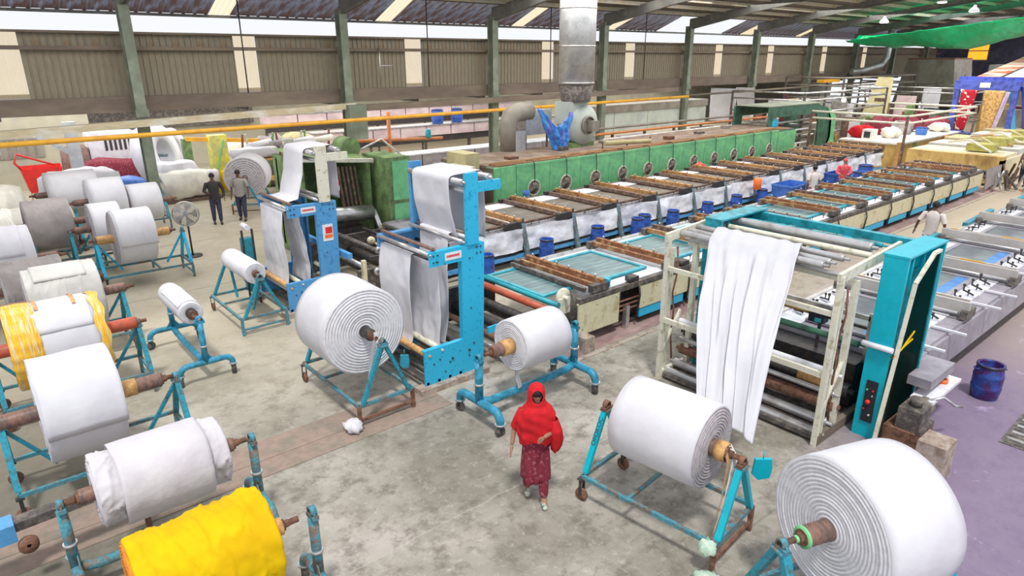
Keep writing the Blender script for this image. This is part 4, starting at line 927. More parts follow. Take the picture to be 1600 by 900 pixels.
MB().box((9.75, Y0-0.04, 0.0), (9.85, Y0+0.06, 0.5)).build('leg', steel, T2)
for k in range(3): MB().tube((9.5, Y0, 0.62-0.1*k), (10.15, Y0, 0.62-0.1*k), 0.02, 8).build('short_pipe', rust, T2)
MB().box((8.25, Y0-0.35, 0), (8.5, Y0-0.05, 0.30)).build('concrete_foot', concrete_block, T2)
g2s = 'teal framed screens on the cream printing table'; g2c = 'squeegee carriages on the cream printing table'
s0 = screen('flat_screen', '', 9.30, 10.90, Y0+0.42, Y1-0.45, 0.95, scr_teal, scr_mesh, g2s)
sx = [9.25, 11.55, 13.75, 15.6, 17.4, 19.2, 21.0, 22.8, 24.6, 26.4, 28.2, 29.8]
for i, x in enumerate(sx):
    lb = '%s teal framed screen from the near end, on the table with cream side panels' % ORD[i]
    if i == 0: s0['label'] = lb
    else: copy_thing(s0, s0.location+Vector((x-9.25, 0, 0)), lb)
s00 = screen('flat_screen', 'teal framed screen at the near end of the cream table, beside the red roller', 7.95, 8.85, Y0+0.5, Y1-0.3, 0.94, scr_teal, scr_mesh, g2s)
c0 = carriage('squeegee_carriage', '', 9.12, Y0+0.05, Y1-0.25, 1.05, rust_beam, rust_beam, g2c, endm=grime, gap=0.20, w=0.09, hgt=0.13)
cxs = [9.12, 11.35, 13.45, 15.35, 17.1, 18.9, 20.7, 22.5, 24.3, 26.1, 27.9, 29.6, 30.6]
for i, x in enumerate(cxs):
    lb = '%s rusty double beam carriage from the near end, on the cream table' % ORD[i]
    if i == 0: c0['label'] = lb
    elif i == 2:
        c1 = carriage('squeegee_carriage', lb, x, Y0+0.05, Y1-0.25, 1.05, brown_beam, ochre_beam, g2c, endm=grime, gap=0.30, w=0.10, hgt=0.12)
    elif i > 2 and i % 2 == 0: copy_thing(c1, c1.location+Vector((x-cxs[2], 0, 0)), lb)
    else: copy_thing(c0, c0.location+Vector((x-9.12, 0, 0)), lb)
MB().bar((8.72, Y0+0.15, 1.02), (8.72, Y1-0.2, 1.04), 0.06, 0.08).build('dark_cross_bar', grime, T2)
cl = MB()
for x in px:
    cl.box((x-0.22, Y0+0.0, 0.88), (x-0.02, Y0+0.2, 1.05)); cl.path([(x-0.1, Y0-0.06, 0.95), (x-0.1, Y0-0.12, 0.7), (x-0.14, Y0-0.08, 0.2)], 0.02, 6); cl.lathe([(-0.05, 0.01), (-0.05, 0.06), (0.05, 0.06), (0.05, 0.01)], (x-0.25, Y0+0.05, 1.0), (0, 1, 0), 10)
    for k in range(3): knob_bits(cl, x+0.2+1.3*random.random(), Y0+0.15+0.1*random.random(), 0.95, 0.8)
    for k in range(3): knob_bits(cl, x+0.2+1.3*random.random(), Y1-0.12-0.1*random.random(), 0.95, 0.9)
cl.build('clamps_and_cables', dark_metal, T2, kind='stuff')
wb2 = MB().box((8.9, Y0+0.12, 0.935), (31.4, Y0+0.38, 0.945)); wb2.box((8.9, Y1-0.42, 0.935), (31.4, Y1-0.15, 0.945)); wb2.build('white_edge_band', white_paint, T2)
# infeed of table 2
I2 = thing('infeed_unit', 'infeed unit with a red roller, right of the sky blue frame', 'machine infeed', (7.5, 9.2, 0))
MB().box((6.95, 7.98, 0.1), (8.35, 8.05, 0.62)).build('side_plate', dark_metal, I2); MB().box((6.95, 10.4, 0.1), (8.35, 10.5, 0.8)).build('side_plate', dark_metal, I2)
for (x, z, r, m, nm) in ((7.75, 0.86, 0.07, core_red, 'red_roller'), (7.95, 0.92, 0.05, scr_teal, 'teal_roller'), (7.55, 0.62, 0.09, dark_metal, 'roller'), (7.3, 0.42, 0.10, dark_metal, 'roller'), (7.05, 0.3, 0.06, rust, 'roller'), (6.85, 0.22, 0.05, steel, 'roller'), (7.75, 0.45, 0.12, grime, 'roller')):
    MB().tube((x, 8.05, z), (x, 10.4, z), r, 16).build(nm, m, I2)
MB().bar((6.45, 8.25, 0.78), (7.2, 8.12, 0.86), 0.03, 0.12).build('sky_blue_arm', sky_blue, I2)
b = MB(); b.lathe([(-0.02, 0.02), (-0.02, 0.17), (0.02, 0.17), (0.02, 0.02)], (8.15, 8.15, 1.02), (0, 1, 0), 18); b.tube((8.15, 8.0, 1.02), (8.15, 8.3, 1.02), 0.04, 10); b.box((8.0, 8.1, 0.7), (8.3, 8.2, 1.0)); b.build('gear_cover', frame_cream, I2)
b = MB(); b.path([(8.3, 8.1, 1.1), (8.2, 7.95, 1.0), (8.1, 7.9, 0.7), (8.0, 8.0, 0.4)], 0.015, 6); b.path([(7.9, 8.0, 1.0), (7.7, 7.9, 0.8), (7.75, 7.9, 0.5), (7.9, 8.0, 0.3)], 0.012, 6); b.build('cable', dark_metal, I2)
MB().box((7.0, 8.0, 0), (7.9, 8.1, 0.12)).build('concrete_foot', concrete_block, I2)

# ---- table 3 (right)
Y0, Y1 = 2.95, 5.30
T3 = thing('printing_table', 'grey flat-bed printing table with white clamp bands, right side behind the cream frame', 'printing machine', (19, 4.2, 0))
MB().box((10.4, Y0, 0.35), (34, Y0+0.06, 0.88)).build('side_panel', bed_grey, T3)
MB().box((10.4, Y0+0.1, 0.0), (34, Y0+0.5, 0.4)).build('under_frame', dark_metal, T3)
MB().box((10.2, Y0+0.05, 0.82), (34, Y1-0.1, 0.93)).build('table_bed', bed_grey, T3)
MB().box((10.2, Y0+0.3, 0.931), (34, Y0+0.62, 0.945)).build('white_clamp_band', white_paint, T3)
MB().box((10.2, Y1-0.55, 0.931), (34, Y1-0.12, 0.945)).build('white_clamp_band', white_paint, T3)
MB().box((10.6, Y1-0.12, 0.8), (34, Y1-0.04, 0.98)).build('edge_rail', steel, T3)
for x in (15.7, 19.9, 24.1): MB().bar((x+0.4, Y1-0.02, 0.95), (x+2.6, Y1-0.02, 1.02), 0.12, 0.16).build('teal_side_guard', teal, T3)
def mk_clamp():
    cl = MB(); cl.box((-0.03, -0.12, 0), (0.03, 0.10, 0.028), mi=1); cl.bar((0, -0.1, 0.05), (0.10, 0.10, 0.08), 0.025, 0.025)
    knob_bits(cl, 0.10, 0.10, 0.06, 1.2); knob_bits(cl, -0.03, -0.02, 0.03, 1.0)
    return cl.build('screen_clamp', (dark_metal, white_paint), T3, world=False)
cl0 = mk_clamp(); cl0n = [0]
def clamp_at(xx, yy, sgn):
    o = cl0 if cl0n[0] == 0 else link_copy(cl0, T3); cl0n[0] += 1
    o.location = Vector((xx, yy, 0.946))-ORG[T3.name]; o.rotation_euler = (0, 0, 0 if sgn > 0 else PI)
br0 = MB().bar((0, 0.3, 0.97), (0, -0.22, 0.97), 0.05, 0.03).build('white_slide_bar', white_paint, T3, world=False); br0n = [0]
def bar_at(xx):
    o = br0 if br0n[0] == 0 else link_copy(br0, T3); br0n[0] += 1
    o.location = Vector((xx, Y0, 0))-ORG[T3.name]
x = 10.6; k = 0
lab3 = 0
while x < 31:
    screen('flat_screen', '%s wide grey screen from the cream frame, on the right table' % ORD[k], x, x+1.95, Y0+0.62, Y1-0.55, 0.95, bed_grey, scr_grey, 'wide screens on the right printing table', tape=0.22)
    xb = x+2.28
    t_ = thing('squeegee_carriage', '%s aluminium squeegee carriage from the cream frame, across the right table' % ORD[k], 'squeegee carriage', (xb, 4.3, 1.0), 0, 'aluminium carriages on the right printing table')
    MB().box((xb-0.13, Y0+0.02, 1.02), (xb-0.07, Y1-0.1, 1.24)).build('front_beam', alu_beam, t_)
    MB().box((xb+0.10, Y0+0.10, 1.02), (xb+0.16, Y1-0.1, 1.22)).build('back_beam', alu_beam, t_)
    MB().box((xb-0.12, Y0+0.06, 1.0), (xb+0.14, Y1-0.14, 1.03)).build('tray', steel, t_)
    MB().tube((xb-0.22, Y0+0.15, 1.05), (xb-0.22, Y1-0.2, 1.05), 0.03, 12).build('rod', roller_metal, t_)
    for y in (Y0+0.0, Y1-0.2): MB().box((xb-0.25, y, 0.95), (xb+0.2, y+0.12, 1.10)).build('end_block', grime, t_)
    for j in range(4):
        xx = x+0.25+0.48*j
        for (yy, sgn) in ((Y0+0.42, 1), (Y1-0.32, -1)):
            clamp_at(xx, yy, sgn)
        if j % 2 == 0: bar_at(xx+0.1)
    x += 2.75; k += 1
# equipment between frame and table 3 near edge
MB().box((9.95, 2.55, 0.72), (10.9, 2.98, 0.86)).build('grey_box_section', bed_grey, T3); MB().box((9.85, 2.45, 0.55), (11.0, 2.75, 0.60)).build('white_ledge', white_paint, T3)
b = MB(); b.lathe([(0, 0.05), (0, 0.075), (0.06, 0.075), (0.06, 0.05), (0, 0.05)], (10.65, 2.6, 0.60), (0, 0, 1), 18)
tag(recenter(b.build('tape_roll', orange_plastic)), 'orange tape roll lying on the white ledge of the right table', 'tape roll')
M3 = thing('drive_motor', 'khaki gear motor with crank handle on a stand at the foot of the right table', 'motor', (9.65, 2.55, 0))
b = MB(); b.box((9.35, 2.42, 0.3), (9.72, 2.72, 0.62)); b.tube((9.72, 2.57, 0.48), (9.98, 2.57, 0.48), 0.12, 18); b.tube((9.54, 2.57, 0.62), (9.54, 2.57, 0.74), 0.08, 14); b.bar((9.3, 2.4, 0.34), (9.8, 2.4, 0.34), 0.05); b.build('motor_body', grime, M3)
b = MB(); 
for k in range(7): b.lathe([(0, 0.12), (0, 0.135), (0.015, 0.135), (0.015, 0.12)], (9.74+0.033*k, 2.57, 0.48), (1, 0, 0), 18)
b.build('cooling_fins', hood_grey, M3)
MB().box((9.3, 2.4, 0), (9.9, 2.85, 0.3)).build('base', rust, M3)
b = MB().path([(9.9, 2.5, 0.6), (10.1, 2.4, 0.62), (10.1, 2.25, 0.55), (10.25, 2.2, 0.5)], 0.02, 8); b.build('crank_handle', steel, M3)
# squeegee tools seen through the cream frame
b = thing('inking_arm', 'orange tube with black clamp and dial seen through the cream frame', 'machine tool', (9.8, 4.4, 0.9))
MB().tube((9.9, 4.35, 1.42), (9.9, 5.2, 1.42), 0.05, 14).build('orange_tube', core_tan, b)
MB().box((9.82, 4.12, 1.28), (10.0, 4.36, 1.48)).build('black_clamp', plastic_dark, b); MB().box((9.80, 4.15, 1.30), (9.82, 4.25, 1.36)).build('dial', scr_teal, b)
MB().bar((9.9, 4.2, 0.8), (9.9, 4.2, 1.3), 0.04).build('stem', dark_metal, b); MB().bar((9.98, 3.5, 1.52), (9.98, 6.0, 1.52), 0.05, 0.07).build('rail', steel, b); MB().bar((9.98, 3.5, 1.36), (9.98, 6.0, 1.36), 0.04, 0.04).build('rail', dark_metal, b)
for y in (3.5, 6.0): MB().bar((9.98, y, 0.8), (9.98, y, 1.6), 0.05).build('support', steel, b)

# blue drum, buckets, crates
def drum(label, x, y, r, h, m=drum_blue, group=None, lid=False, name='drum', cat='drum', z=0):
    t_ = thing(name, label, cat, (x, y, z), random.random()*3, group)
    b = MB(); pr = [(0, 0.01), (0, r*0.86), (0.03, r*0.92), (h*0.3, r), (h*0.33, r*1.03), (h*0.36, r), (h*0.64, r), (h*0.67, r*1.03), (h*0.7, r), (h*0.9, r*0.9), (h, r*0.88), (h*1.005, r*0.80), (h*0.96, r*0.78), (h*0.4, r*0.84), (h*0.38, 0.01)]
    b.lathe(pr, (0, 0, 0), (0, 0, 1), 28); b.build('drum_body', m, t_, world=False)
    q = MB(); q.lathe([(h*0.93, r*0.92), (h*0.95, r*0.95), (h, r*0.93), (h*0.98, r*0.86)], (0, 0, 0), (0, 0, 1), 28); q.build('rim', plastic_dark, t_, world=False)
    for s in (-1, 1):
        q = MB(); q.path([(s*r*0.9, -0.05, h*0.9), (s*r*1.08, -0.04, h*0.86), (s*r*1.08, 0.04, h*0.86), (s*r*0.9, 0.05, h*0.9)], 0.012, 6); q.build('handle', m, t_, world=False)
    return t_
drum('stained blue plastic drum standing on the purple stained floor, right edge', 12.0, 2.33, 0.21, 0.58, m=mat('stained_drum_plastic', (0.03, 0.07, 0.30), (0.06, 0.02, 0.12), rough=0.4, scale=6, thr=(0.45, 0.6), var=0.3))
bk = [(9.45, 12.1), (11.55, 12.2), (13.6, 12.28), (15.25, 12.2), (15.75, 12.35), (16.9, 12.15), (18.75, 12.15), (20.55, 12.2), (22.2, 12.2)]
for i, (x, y) in enumerate(bk):
    drum('%s blue bucket from the left, on the floor below the white skirted table' % ORD[i], x, y, 0.20, 0.72, group='blue buckets under the skirted table', name='bucket', cat='bucket', m=drum_blue if i % 2 else crate_blue if i in (3,) else drum_blue)
def crate(label, x, y, sx_, sy, h, m=crate_blue, rz_=0):
    t_ = thing('crate', label, 'crate', (x, y, 0), rz_)
    b = MB(); a, c = sx_/2, sy/2; k = 0.9
    vs = [(-a*k, -c*k, 0), (a*k, -c*k, 0), (a*k, c*k, 0), (-a*k, c*k, 0), (-a, -c, h), (a, -c, h), (a, c, h), (-a, c, h)]
    vi = [(v[0]*0.94, v[1]*0.94, max(v[2], 0.03)) for v in vs]
    b.add(vs+vi, [(0, 3, 2, 1), (0, 1, 5, 4), (1, 2, 6, 5), (2, 3, 7, 6), (3, 0, 4, 7), (8, 9, 10, 11), (8, 12, 13, 9), (9, 13, 14, 10), (10, 14, 15, 11), (11, 15, 12, 8), (4, 5, 13, 12), (5, 6, 14, 13), (6, 7, 15, 14), (7, 4, 12, 15)])
    b.build('crate_body', m, t_, world=False)
    q = MB()
    for p_, r_ in (((-a, -c), (a, -c)), ((a, -c), (a, c)), ((a, c), (-a, c)), ((-a, c), (-a, -c))): q.bar((p_[0], p_[1], h-0.03), (r_[0], r_[1], h-0.03), 0.05, 0.06)
    q.build('rim', m, t_, world=False)
    return t_
crate('big pale blue crate on the floor between the two printing tables', 23.1, 11.6, 1.3, 0.8, 0.9)
crate('smaller blue crate behind the big pale blue crate', 27.0, 11.7, 0.9, 0.7, 0.85, drum_blue)
drum('blue drum behind the seated woman in pink', 30.3, 12.0, 0.3, 0.8); drum('blue drum just right of the seated woman in pink', 28.6, 11.5, 0.28, 0.75, group=None)

# ================================================================== GREEN DRIER
D = thing('drier', 'long green drying oven with eleven round fan windows behind the skirted table', 'drying oven', (22, 17.6, 0))
MB().box((13.05, 16.22, 0.15), (31.9, 19.1, 1.90)).build('oven_body', green_dark, D)
MB().box((13.05, 16.3, 1.90), (31.9, 19.1, 1.93)).build('oven_top', rust, D)
tp = mat('oven_top_brown', (0.19, 0.13, 0.10), (0.27, 0.22, 0.17), rough=0.9, scale=1.5, var=0.2)
D.children[-1].data.materials.clear(); D.children[-1].data.materials.append(tp)
MB().box((13.0, 16.25, 0.15), (13.04, 19.1, 1.9)).build('end_panel', beam_brown, D); MB().box((13.02, 16.16, 0.1), (13.25, 16.6, 1.92)).build('corner_post', green, D)
pxs = [14.64+1.484*i for i in range(11)]
pan = None
for i, x in enumerate(pxs):
    for dx in (0,):
        b = MB(); b.box((x-0.735, 16.15, 0.2), (x+0.735, 16.21, 1.93)); b.box((x-0.74, 16.13, 1.86), (x+0.74, 16.19, 1.95), mi=1)
        if pan is None: b = MB(); b.box((-0.735, 16.15, 0.2), (0.735, 16.21, 1.93)); b.box((-0.74, 16.13, 1.88), (0.74, 16.19, 1.95)); pan = b.build('green_panel', green, D); pan.location.x = x
        else: link_copy(pan, D, (x, 0, 0))
MB().box((13.25, 16.15, 0.2), (13.88, 16.21, 1.93)).build('green_panel', green, D); MB().box((30.25, 16.15, 0.2), (31.9, 16.21, 1.85)).build('green_panel', green, D)
ring = MB(); ring.lathe([(0, 0.27), (0.05, 0.275), (0.06, 0.245), (0.03, 0.225), (0.0, 0.23)], (0, 16.15, 1.13), (0, -1, 0), 28); ring = ring.build('window_ring', frame_cream, D)
disc = MB(); disc.lathe([(0.0, 0.002), (0.01, 0.22), (0.045, 0.20), (0.02, 0.10), (0.06, 0.07), (0.065, 0.002)], (0, 16.15, 1.13), (0, -1, 0), 24); disc.bar((-0.18, 16.08, 1.06), (0.12, 16.08, 1.28), 0.03, 0.03); disc = disc.build('fan_motor', mat('motor_brown', (0.14, 0.10, 0.08), (0.5, 0.45, 0.38), rough=0.4, metal=0.4, scale=9, var=0.3), D)
cab = MB(); cab.path([(0, 16.08, 1.35), (0.03, 16.11, 1.6), (0.0, 16.10, 1.92), (0.02, 16.2, 2.02), (-0.1, 16.5, 1.97)], 0.014, 6); cab = cab.build('power_cable', dark_metal, D)
for i, x in enumerate(pxs):
    if i == 0:
        for o in (ring, disc, cab): o.location.x = x
    else:
        for o in (ring, disc, cab): link_copy(o, D, (x, 0, 0))
cab2 = MB()
for j in range(7):
    cab2.path([(13.2+k*0.75, 16.35+0.06*j+0.10*fbm((k*0.9, j*5, 1), 1)*2, 1.955+0.02*(j % 3)) for k in range(25)], 0.018, 5)
o = cab2.build('cable_bundle', rope_tan, D, kind='stuff')
for k in range(6): MB().box((14.5+k*2.9, 17.2+0.5*(k % 3), 1.93), (14.9+k*2.9, 17.5+0.5*(k % 3), 2.02+0.05*(k % 2))).build('junction_box', [rust, grime, hood_grey][k % 3], D)
MB().tube((19.0, 17.0, 2.15), (21.6, 16.9, 2.05), 0.09, 12).build('yellow_hose', khaki_cloth, D)
for x in (18.9, 20.3, 21.7): MB().bar((x, 17.0, 1.93), (x, 17.0, 2.2), 0.04).build('hose_stand', grime, D)
# duct + blower on the drier
U = thing('exhaust_duct', 'tall round silver exhaust duct with square blower on top of the green drier', 'duct', (18.85, 18.4, 1.93))
b = MB(); b.tube((18.82, 18.4, 4.25), (18.82, 18.4, 8.6), 0.68, 40); b.build('round_duct', galv, U)
for z in (4.3, 5.6, 6.9): 
    b = MB(); b.lathe([(-0.02, 0.68), (-0.02, 0.70), (0.02, 0.70), (0.02, 0.68)], (18.82, 18.4, z), (0, 0, 1), 40); b.build('duct_seam', steel, U)
b = MB(); b.lathe([(3.6, 0.55), (4.25, 0.66), (4.25, 0.5)], (18.82, 18.4, 0), (0, 0, 1), 32); b.build('grey_canvas_sleeve', grime, U)
b = MB(); b.box((18.15, 18.1, 2.8), (19.2, 18.85, 3.62)); b.lathe([(-0.38, 0.02), (-0.38, 0.74), (0.38, 0.74), (0.38, 0.02)], (19.0, 18.45, 2.75), (0, 1, 0), 36); b.build('blower_housing', tank_white, U)
b = MB(); b.lathe([(0, 0.12), (0, 0.34), (0.08, 0.36), (0.10, 0.30)], (19.15, 18.05, 2.75), (0, -1, 0), 24); b.box((19.1, 17.75, 2.5), (19.5, 18.1, 2.9)); b.build('blower_inlet', hood_grey, U)
MB().box((18.3, 18.1, 1.93), (19.6, 18.8, 2.1)).build('blower_stand', green_worn, U)
# grey duct and box left of it
U2 = thing('grey_duct', 'bent grey duct with grey panel box at the near end of the drier top', 'duct', (16.2, 19.2, 1.93))
b = MB(); b.path([(15.95, 19.0, 1.93), (15.95, 19.0, 2.9), (16.05, 19.0, 3.15), (16.35, 19.0, 3.3), (17.0, 19.0, 3.32)], [0.33, 0.33, 0.34, 0.34, 0.34], 12); b.build('bent_duct', hood_grey, U2)
b.v = []; MB().box((15.95, 18.7, 1.93), (16.55, 19.3, 2.65)).build('duct_base', galv, U2)
MB().box((16.7, 18.85, 2.45), (18.0, 19.35, 3.35)).build('panel_box', galv, U2)
for x in (16.8, 17.9): MB().bar((x, 19.0, 1.93), (x, 19.0, 2.45), 0.06).build('box_leg', grime, U2)
def film(p, q):
    a = Vector((16.45+1.85*q, 18.0, 3.50-0.25*q-0.55*math.sin(q*PI)**2)); c_ = Vector((17.2+0.75*q, 17.95, 1.95))
    v = a.lerp(c_, p**0.8); v.y += 0.14*fbm((q*6, p*2, 1), 1)-0.12*math.sin(q*PI); v.z += 0.05*fbm((q*6, p*2, 2), 1)
    return tuple(v)
sheet('plastic_film', 'shiny blue plastic sheet draped beside the blower on the green drier', film, 30, 40, blue_film)
U3 = thing('green_cabinet', 'tall green steel cabinet unit behind the sky blue frame', 'cabinet', (9.3, 15.6, 0))
MB().box((8.85, 15.55, 0.1), (9.55, 16.9, 2.70)).build('cabinet_body', green_worn, U3); MB().box((9.0, 15.52, 1.55), (9.5, 15.55, 2.6)).build('door', green, U3); MB().box((9.0, 15.52, 0.25), (9.5, 15.55, 1.45)).build('door', green, U3)
U4 = thing('green_cabinet', 'low green machine cabinet at the near end of the drier, behind the sky blue frame', 'cabinet', (11.6, 16.3, 0))
MB().box((9.8, 16.3, 0.1), (12.3, 17.3, 2.0)).build('cabinet_body', green_worn, U4); MB().box((9.75, 16.25, 1.98), (12.35, 17.35, 2.03)).build('top', frame_cream, U4)
for k in range(2): MB().box((9.95+1.2*k, 16.26, 0.4), (11.0+1.2*k, 16.3, 1.9)).build('door', green, U4)
MB().box((12.35, 16.8, 0.1), (12.9, 17.8, 2.35)).build('ochre_box', khaki_cloth, U4)
U5 = thing('green_feeder', 'worn green feeder frame with brown slats behind the frame with the red sticker', 'machine', (7.6, 16.2, 0))
MB().box((6.9, 16.6, 0.05), (7.0, 18.4, 2.7)).build('side_plate', green_worn, U5); MB().box((8.6, 16.2, 0.05), (8.7, 18.2, 2.6)).build('side_plate', green_worn, U5)
MB().box((6.9, 18.1, 0.2), (8.7, 18.2, 2.6)).build('back_plate', green_worn, U5)
MB().bar((6.9, 16.6, 2.72), (8.8, 16.2, 2.58), 0.16, 0.10).build('top_beam', frame_cream, U5); MB().add([(6.9, 16.6, 2.75), (8.7, 16.3, 2.65), (8.7, 18.2, 2.75), (6.9, 18.4, 2.85)], [(0, 1, 2, 3)]).build('top_plate', green_worn, U5)
for k in range(5): MB().bar((8.0+0.12*k, 16.4, 0.9), (7.9+0.12*k, 16.5, 2.45), 0.06).build('slat', brown_beam, U5)
MB().tube((6.95, 15.9, 1.35), (8.5, 15.9, 1.25), 0.2, 20).build('metal_roller', steel, U5)
MB().bar((8.55, 15.9, 1.3), (8.6, 15.3, 0.3), 0.12, 0.08).build('arm', steel, U5)
MB().box((7.3, 15.7, 0.3), (8.2, 16.4, 0.95)).build('dark_gearbox', dark_metal, U5)
MB().tube((8.6, 17.0, 2.85), (8.6, 17.6, 2.85), 0.28, 20).build('green_fan_case', green_worn, U5)
MB().path([(8.5, 16.2, 2.9), (9.2, 16.4, 3.1), (10.4, 16.6, 2.2)], 0.03, 8).build('conduit', steel, U5)
f = thing('fire_extinguisher', 'small red fire extinguisher on the green feeder machine', 'fire extinguisher', (7.75, 16.35, 1.75))
MB().tube((7.75, 16.35, 1.75), (7.75, 16.35, 2.15), 0.08, 14).build('cylinder_body', red_plastic, f); MB().tube((7.75, 16.35, 2.15), (7.75, 16.35, 2.25), 0.03, 10).build('valve', dark_metal, f); MB().box((7.7, 16.26, 1.88), (7.8, 16.272, 2.0)).build('label_patch', white_paint, f)
# green arch machine at the far end of the drier
G = thing('green_arch_machine', 'dark green arched machine housing at the far end of the green drier', 'machine', (35, 17.3, 0))
def arch(y0, y1, m):
    b = MB()
    b.box((31.3, y0, 1.9), (32.0, y1, 2.35)); b.box((31.3, y0, 2.351), (36.19, y1, 2.85))
    P_ = [(36.2, 2.85), (37.4, 2.6), (38.0, 1.9), (38.1, 0.8), (37.4, 0.0), (36.2, 0.0), (36.6, 0.8), (36.5, 1.9), (36.2, 2.3)]
    k = len(P_); o = len(b.v)
    for y in (y0, y1): b.v += [(x, y, z) for x, z in P_]
    b.f += [tuple(o+i for i in (0, 1, 2, 7, 8)), tuple(o+i for i in (2, 3, 6, 7)), tuple(o+i for i in (3, 4, 5, 6))]; b.f += [tuple(o+k+i for i in f_[::-1]) for f_ in ((0, 1, 2, 7, 8), (2, 3, 6, 7), (3, 4, 5, 6))]
    b.f += [(o+i, o+(i+1) % k, o+k+(i+1) % k, o+k+i) for i in range(k)]; b.sm += [False]*(6+k); b.mi += [0]*(6+k)
    return b.build('arch_plate', m, G)
arch(17.3, 17.4, green_dark); arch(19.2, 19.3, green_dark)
MB().box((31.3, 17.3, 2.86), (37.0, 19.2, 2.9)).build('top_plate', column_green, G)
MB().add([(x, y, z) for y in (17.2, 17.3) for x, z in ((37.4, 2.6), (38.3, 2.1), (38.4, 0.4), (37.4, 0.1), (37.9, 1.0), (37.8, 1.9))], [(0, 1, 5), (1, 2, 4, 5), (2, 3, 4), (6, 11, 7), (7, 11, 10, 8), (8, 10, 9), (1, 7, 8, 2)]).build('bright_edge', green, G)
for k in range(7): MB().tube((32.5, 17.6, 0.6+0.24*k), (36.3, 17.6, 0.6+0.24*k), 0.05, 10).build('roller', [steel, white_paint, dark_metal][k % 3], G)
drum('turquoise bucket standing on the far end of the green drier', 31.2, 16.9, 0.14, 0.4, m=sky_blue, name='bucket', cat='bucket', z=1.93)
# ================================================================== PIPES ALONG THE BACK
b = MB().tube((-8, 23.7, 2.84), (33.5, 23.7, 3.06), 0.075, 14)
tag(b.build('gas_pipe', yellow_pipe), 'long yellow pipe running along the column row under the cable tray', 'pipe')
b = MB().bar((-8, 24.9, 2.80), (12.9, 24.9, 3.40), 0.30, 0.22); b.box((-8, 24.7, 2.0), (-7.9, 25, 2.9))
b.v = b.v[:8]; b.f = b.f[:6]; b.sm = b.sm[:6]; b.mi = b.mi[:6]
tag(b.build('cable_tray', conduit_beige), 'beige cable tray sloping up from the left edge to the second column', 'cable tray')
b = MB().bar((13.2, 24.9, 3.30), (34, 24.9, 3.42), 0.28, 0.24)
tag(b.build('cable_tray', beam_brown), 'brown covered cable tray between the second and fifth columns', 'cable tray')
b = MB().tube((33.5, 23.9, 3.1), (60, 23.9, 3.3), 0.06, 12); tag(b.build('grey_pipe', beam_brown), 'thin brown pipe along the far columns', 'pipe')
k = MB().box((12.45, 24.5, 2.1), (13.2, 24.9, 3.45)); tag(recenter(k.build('duct_box', column_green)), 'grey green sheet metal duct in front of the second column', 'duct')
b = MB()
for y, x in ((25.0, 14.9), (25.0, 22.4)): pass
b.bar((14.3, 25.2, 4.9), (14.9, 25.2, 4.9), 0.03); b.tube((14.55, 25.6, 4.05), (14.55, 25.6, 5.8), 0.03, 8)
tag(b.build('downpipe', steel), 'thin pale vertical pipe on the cladding right of the second column', 'pipe')
# thin dark tie rods in front of the skylights
for i, x in enumerate((8.9, 16.75, 24.0, 31.3)):
    b = MB().tube((x, 25.3, 4.0), (x, 25.3, 7.6), 0.025, 8)
    tag(recenter(b.build('tie_rod', dark_metal)), 'thin dark vertical rod in front of the %s bright skylight strip from the left' % ['second', 'third', 'fourth', 'fifth'][i], 'rod')

# ================================================================== ANNEX CONTENTS (beyond the columns)
def bale(label, x, y, z, sx_, sy, sz, m, sd, name='cloth_bale', cat='cloth bale'):
    b = MB(); b.lathe([(-1, 0.02), (-.97, .6), (-.8, .9), (0, 1), (.8, .92), (.97, .6), (1, 0.02)], (0, 0, 0), (0, 0, 1), 30)
    vs = []
    for v in b.v:
        q = Vector(v); q *= 1+0.22*fbm(q*1.6+Vector((sd, 0, 0)), 1); vs.append((x+q.x*sx_, y+q.y*sy, z+max(0, (q.z+0.9)*sz)))
    b.v = vs; return recenter(tag(b.build(name, m), label, cat))
bale('large pile of khaki and white cloth on a pallet right of the left column', 6.95, 27.6, 0.12, 1.0, 0.7, 0.55, cream_cloth, 1)
bale('white cloth heap on top of the khaki cloth pile', 6.6, 27.9, 0.8, 0.8, 0.6, 0.35, white_cloth, 2)
bale('small bright white bundle at the right end of the khaki cloth pile', 7.75, 27.4, 0.5, 0.35, 0.3, 0.3, white_cloth, 3)
q = MB(); [q.box((6.0, 27.0+0.25*i, 0), (8.0, 27.1+0.25*i, 0.12)) for i in range(6)]; tag(recenter(q.build('pallet', brown_beam)), 'low wooden pallet under the khaki cloth pile', 'pallet')
# big white ring reels
def reel(label, x, y, z, r, w2, tilt=0.2, hub=0.5):
    t_ = thing('cloth_reel', label, 'cloth reel', (x, y, 0))
    b = MB(); b.lathe([(-w2, r*hub), (-w2, r), (w2, r), (w2, r*hub), (-w2, r*hub)], (x, y, z), (0.75, -0.65, tilt), 40); b.build('cloth_ring', white_cloth, t_)
    b = MB(); b.tube((x-0.3, y+0.25, z), (x+0.3, y-0.25, z), 0.06, 12); b.bar((x, y, z), (x-0.3, y-0.2, 0), 0.07); b.bar((x, y, z), (x+0.35, y+0.2, 0), 0.07); b.build('stand', teal_worn, t_)
    return t_
reel('very large white ring shaped cloth reel just right of the left column', 6.35, 29.0, 1.6, 1.15, 0.35)
reel('second white cloth reel behind the very large ring reel', 7.2, 30.5, 1.5, 0.95, 0.3)
roll('large white roll with grey end on a teal trestle right of the two standing men', (8.2, 24.3, 1.25), 60, 0.72, -0.75, 0.4, edge=roll_edge_grey, core=core_brown, rings=8, seed=61, ext=(0.2, 0.2))
frame_cart('teal trestle cart under the large white roll right of the two standing men', (8.2, 24.3, 0), 60, 1.9, 1.0, 1.25, legm=rust, cast=(1,), third=False)
bale('white roll bundle stacked above the large roll right of the men', 9.3, 26.6, 1.5, 0.9, 0.35, 0.2, white_cloth, 7)
